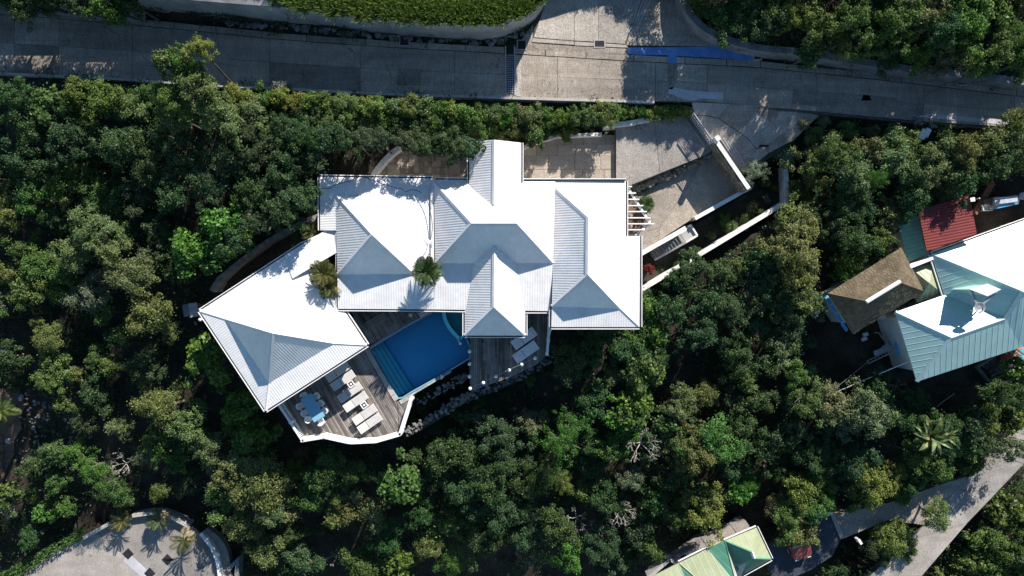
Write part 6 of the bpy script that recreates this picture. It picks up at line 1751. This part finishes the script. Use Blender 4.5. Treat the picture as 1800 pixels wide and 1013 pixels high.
v = np.concatenate(OV).reshape(-1, 4, 3)
me = quads_mesh("unseen_wood", (v[:, 0] + v[:, 2])/2, (v[:, 2] - v[:, 0])/2, (v[:, 1] - v[:, 3])/2, M['leaf'])
o = bpy.data.objects.new("unseen_wood", me); COL.objects.link(o); o.color = (0.05, 0.08, 0.03, 1)
tag(o, "unseen wood beyond the top edge that shades the road", kind='stuff')

# bare branching trees
for i, (px, py, h, lab) in enumerate(((1115, 765, 4.0, "bare pale branches standing between green crowns at lower centre"), (1010, 895, 3.0, "bare grey branching treetop among dark crowns at lower centre"), (1082, 880, 3.4, "bare twiggy treetop just right of another bare one at lower centre"),
                                     (1036, 915, 2.8, "bare forked treetop above the bottom edge, lowest of the bare ones"), (245, 805, 2.8, "bare grey tree between bright crowns above the round terrace"), (45, 880, 2.2, "bare branches showing in a green bush at lower left"), (1560, 675, 1.8, "bare twiggy bush below the teal roof's tip"), (600, 965, 2.2, "bare twigs in the dark gap near the bottom edge"))):
    p = zpix(px, py); t = thing("bare_tree", lab, "tree", p, 0, "leafless trees")
    inst("branches", BARE[i % 3], t, (0, 0, h*0.4), rnd.uniform(0, 6), (h*0.4, h*0.4, h*0.5))
    inst("trunk", STEM, t, (0, 0, 0), 0, (0.6, 0.6, h*0.6))
for i, (px, py, a, l, lab) in enumerate(((1000, 655, 15, 1.6, "fallen pale branch in the dark gap below the pool deck"), (1008, 650, 8, 1.2, "shorter fallen branch beside the long one below the pool deck"), (1038, 790, 20, 0.9, "pale dead limb jutting from the tall bright tree"), (208, 797, 5, 0.9, "pale stick on dark soil left of the bare tree"), (70, 790, 100, 1.6, "pale fallen stick on the stony ground at lower left"), (1180, 838, 90, 0.7, "tiny pale dead stub among crowns"))):
    p = zpix(px, py, 1.2); d = Vector((math.cos(R(a)), math.sin(R(a)), 0.05))
    mb = MB(); mb.tube([p - d*l/2, p + Vector((0, .06, .05)), p + d*l/2], [0.05, 0.045, 0.02], 6); mb.tube([p, p + Vector((d.y, d.x, .2))*l*.35], [0.03, 0.012], 5)
    tag(put("dead_branch", mb, M['dead_wood']), lab, "branch")

# palms
def palm(label, px, py, z_top, r, nf, zbase=None, dry=0, col=(0.075, 0.105, 0.028), name="palm", mesh=None, tilt=(-15, 55), group=None, trunk=True, drycol=(0.3, 0.25, 0.17)):
    c = P(px, py, z_top); zb = zt(c.x, c.y) if zbase is None else zbase
    t = thing(name, label, "palm" if mesh is not BANANA else "plant", (c.x, c.y, zb), 0, group)
    if trunk: inst("trunk", STEM, t, (0, 0, 0), 0, (1.2, 1.2, z_top - zb))
    Rm = r / 1200.0 * (CAM_H - z_top)
    for k in range(nf):
        a = 2.399963 * k + rnd.uniform(-.2, .2); lv = k / max(1, nf-1)
        is_dry = k < dry
        o = inst("frond" if mesh is not BANANA else "leaf", (mesh or FROND) if not is_dry else FROND_DROOP, t, (0, 0, z_top - zb), 0, Rm * rnd.uniform(.82, 1.1), rot=(rnd.uniform(-.25, .25), R(-(tilt[0] + (tilt[1]-tilt[0])*lv) + (30 if is_dry else 0)), a))
        j = rnd.uniform(0.8, 1.2)
        o.color = (drycol[0]*j, drycol[1]*j, drycol[2]*j, 1) if is_dry else (col[0]*j, col[1]*rnd.uniform(.9, 1.1), col[2], 1)
    return t
palm("round green palm growing up through the white roof", 750, 478, 4.5, 27, 46, zbase=2.6, col=(0.045, 0.075, 0.03), tilt=(-30, 60))
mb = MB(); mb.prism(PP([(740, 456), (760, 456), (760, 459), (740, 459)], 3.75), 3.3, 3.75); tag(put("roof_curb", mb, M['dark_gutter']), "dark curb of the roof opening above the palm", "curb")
palm("yellowish palm clump squeezed between pavilion and villa roofs", 568, 482, 3.5, 25, 34, col=(0.085, 0.088, 0.03), group="palms by the pavilion")
palm("lower yellowish palm in the gap of pavilion and villa roofs", 578, 505, 3.2, 22, 26, col=(0.1, 0.1, 0.033), group="palms by the pavilion")
palm("dark small palm behind the connecting roof of the pavilion", 548, 408, 2.4, 22, 16, col=(0.07, 0.085, 0.03), group="palms by the pavilion")
palm("shadowed palm beside the stone path above the pavilion", 528, 425, 1.6, 20, 12, col=(0.05, 0.06, 0.025), group="palms by the pavilion")
palm("fan of green fronds at the left of the round terrace palms", 214, 916, -4.5, 20, 16, dry=3, col=(0.09, 0.1, 0.03), group="palms on the round terrace")
palm("palm with one big dried frond at the terrace's top", 280, 914, -4.3, 22, 16, dry=6, col=(0.07, 0.09, 0.035), group="palms on the round terrace")
palm("palm with dried fronds over the terrace's right wall", 324, 950, -4.3, 23, 15, dry=7, col=(0.07, 0.085, 0.028), group="palms on the round terrace")
palm("green palm in dark woods right of the side road", 1302, 25, 3.8, 34, 22, zbase=1.5, col=(0.06, 0.12, 0.05))
palm("small palm in dark woods close to the curved wall", 1228, 8, 3.2, 22, 14, zbase=1.5, col=(0.08, 0.11, 0.04))
palm("yellow-green palm at the left edge below the grey wall", 2, 722, -1.5, 26, 18, col=(0.1, 0.13, 0.035))
palm("green palm at the left edge just under the grey wall", 6, 655, -1.2, 26, 16, col=(0.09, 0.11, 0.04))
palm("banana plant with long pale leaves below the timber trailer", 1632, 765, -0.8, 40, 22, col=(0.13, 0.16, 0.07), name="banana_plant", mesh=BANANA, tilt=(5, 60))
palm("second banana plant with wide leaves nearer the lower road", 1655, 760, -1.0, 28, 14, col=(0.12, 0.15, 0.06), name="banana_plant", mesh=BANANA, tilt=(5, 60))
palm("potted green plant beside the white pergola", 1136, 360, 1.0, 15, 26, zbase=Z_LOWC, col=(0.05, 0.09, 0.03), name="potted_plant")

finish_labels()

# ------------------------------------------------------------------ grass, undergrowth, litter (nobody could count these)
def scatter(name, label, n, sampler, hrange, wid, mat, col, lean=0.6):
    C, A, B = [], [], []
    for _ in range(n):
        p = sampler()
        if p is None: continue
        h = rnd.uniform(*hrange); a = rnd.uniform(0, 6.283)
        d = Vector((math.cos(a)*lean*rnd.uniform(.3, 1.3), math.sin(a)*lean*rnd.uniform(.3, 1.3), 1)).normalized()
        s = Vector((-math.sin(a), math.cos(a), 0)) * wid * rnd.uniform(.6, 1.3)
        C.append(p + d*h*0.5); A.append(d*h*0.5); B.append(s)
    me = quads_mesh(name, np.array(C), np.array(A), np.array(B), mat)
    o = bpy.data.objects.new(name, me); COL.objects.link(o); o.color = (*col, 1)
    tag(o, label, kind='stuff'); return o
def bank_s():
    px, py = rnd.uniform(480, 962), rnd.uniform(-30, 44)
    lim = lerp_tab([(480, 8), (520, 16), (560, 22), (640, 32), (720, 42), (860, 46), (905, 36), (962, 2)], px) + rnd.uniform(-4, 4) + 4*math.sin(px*0.11) + 3*math.sin(px*0.27 + 1)
    if py > lim: return None
    if math.sin(px*0.21 + 2*math.sin(py*0.13)) * math.sin(py*0.31 + px*0.05) + math.sin(px*0.09 - py*0.2)*.5 < rnd.uniform(-0.9, 0.35): return None
    p = P(px, py, 4.4); return Vector((p.x, p.y, zt(p.x, p.y) - 0.05 if inside(p.x, p.y, bank_xy) else 4.2))
scatter("bank_grass", "long yellow-green grass on the bank above the retaining wall", 52000, bank_s, (0.45, 1.3), 0.03, M['leaf'], (0.12, 0.18, 0.045), 0.7)
def dry_s():
    px, py = rnd.uniform(300, 485), rnd.uniform(-20, 16)
    if py > lerp_tab([(300, -2), (400, 8), (485, 14)], px): return None
    p = P(px, py, 4.4); return Vector((p.x, p.y, zt(p.x, p.y)))
scatter("dry_bank_plants", "pale dry plants on the left end of the bank", 7000, dry_s, (0.2, 0.5), 0.04, M['leaf'], (0.2, 0.2, 0.14), 1.2)
def gardenp():
    px, py = rnd.uniform(1125, 1384), rnd.uniform(300, 510)
    if not inside(px, py, [(1150, 492), (1215, 418), (1226, 418), (1322, 338), (1350, 302), (1378, 296), (1380, 350)]): return None
    return P(px, py, Z_GARD) 
scatter("garden_weeds", "sparse dark weeds over the garden strip", 9000, gardenp, (0.06, 0.25), 0.03, M['leaf'], (0.045, 0.06, 0.025), 1.2)
hedge_q = [(-40, 1030), (60, 975), (150, 925), (148, 945), (95, 972), (40, 1010), (20, 1060)]
def hedge_s():
    px, py = rnd.uniform(-40, 150), rnd.uniform(920, 1050)
    if not inside(px, py, hedge_q): return None
    return P(px, py, Z_TERR + rnd.uniform(0.0, 0.5))
scatter("trailing_hedge", "low bright green ground hedge along the terrace's upper left rim", 16000, hedge_s, (0.1, 0.25), 0.05, M['leaf'], (0.05, 0.105, 0.025), 1.5)

NO_U = [[(555, 300), (1110, 240), (1135, 330), (1135, 585), (975, 585), (965, 625), (945, 640), (828, 690), (760, 668), (724, 700), (704, 768), (615, 780), (530, 778), (340, 550)]] + NO[1:]
Cc, Aa, Bb = [], [], []
tries = 0
while len(Cc) < 2600 and tries < 14000:
    tries += 1
    px, py = rnd.uniform(-60, 1860), rnd.uniform(-40, 1060)
    if any(inside(px, py, q) for q in NO_U): continue
    p = zpix(px, py); r = rnd.uniform(0.35, 0.9); n = int(85 * r)
    d = unit(rng.normal(0, 1, (n, 3)) + np.array([0, 0, 0.5])); pos = np.array([p.x, p.y, p.z + 0.1]) + d * np.array([r, r, r*0.7]) * rng.uniform(.6, 1.05, (n, 1))
    nn = unit(d*0.5 + np.array([0, 0, .5]) + rng.normal(0, .4, (n, 3))); t_ = unit(np.cross(nn, rng.normal(0, 1, (n, 3)))); s = 0.15 * rng.uniform(.6, 1.4, (n, 1))
    Cc.append(pos); Aa.append(t_*s*.5); Bb.append(np.cross(nn, t_)*s*.28)
o = bpy.data.objects.new("undergrowth", quads_mesh("undergrowth", np.concatenate(Cc), np.concatenate(Aa), np.concatenate(Bb), M['leaf'])); COL.objects.link(o)
o.color = (0.048, 0.09, 0.033, 1); tag(o, "low dark green undergrowth between the trees of the slope", kind='stuff')

def litter_s():
    k = rnd.random()
    if k < 0.6:
        px = rnd.uniform(-40, 1200); py = yS(px) - abs(rnd.gauss(0, 14))
    elif k < 0.8:
        px = rnd.uniform(-40, 1800); py = yN(px) + abs(rnd.gauss(0, 12))
    else: px = rnd.uniform(-40, 1800); py = rnd.uniform(yN(px), yS(px))
    return P(px, py, Z_ROAD + 0.03)
scatter("leaf_litter", "fallen leaves strewn along the edges of the upper road", 1500, litter_s, (0.03, 0.08), 0.022, M['leaf'], (0.09, 0.075, 0.04), 3.0)
mb = MB()
for _ in range(900):
    if rnd.random() < .25: px, py = rnd.uniform(-20, 130), rnd.uniform(690, 840)
    else: px, py = rnd.uniform(-20, 1820), rnd.uniform(130, 1020)
    if any(inside(px, py, q) for q in NO[:-6]): continue
    p = zpix(px, py); s = rnd.uniform(.04, .17)
    mb.rock(p, s)
put("scattered_stones", mb, M['stone'], kind='stuff', label="small grey stones scattered over the bare slope")
mb = MB(); q = [(-40, 690), (-5, 684), (22, 680), (40, 690), (45, 712), (38, 735), (40, 752), (28, 775), (24, 800), (10, 830), (4, 860), (-40, 870)]
def ring(k): return [zpix(5 + (a - 5)*k + 3*math.sin(a*0.3 + b), 765 + (b - 765)*k, 0.03 + 0.1*(1-k) + 0.05*math.sin(a*0.5 + b*0.4)) for a, b in q]
rings_ = [ring(k) for k in (1.0, 0.8, 0.6, 0.4, 0.2, 0.02)]
for ra_, rb_ in zip(rings_[:-1], rings_[1:]):
    for i in range(len(q)):
        k = (i+1) % len(q); mb.face([ra_[k], ra_[i], rb_[i], rb_[k]])
tag(put("bare_earth", mb, M['red_soil']), "bare reddish earth slope at the left edge", kind='structure')
for k, (px, py, s) in enumerate(((37, 700, .28), (16, 775, .3), (60, 705, .14), (68, 732, .16))):
    p = zpix(px, py, 0.1)
    mb = MB(); mb.rock(p, s)
    tag(put("pale_boulder", mb, M['coping']), ("pale boulder at the top of the bare red slope", "pale boulder at the foot of the bare red slope", "small grey boulder right of the red slope, upper of two", "small grey boulder right of the red slope, lower of two")[k], "boulder")
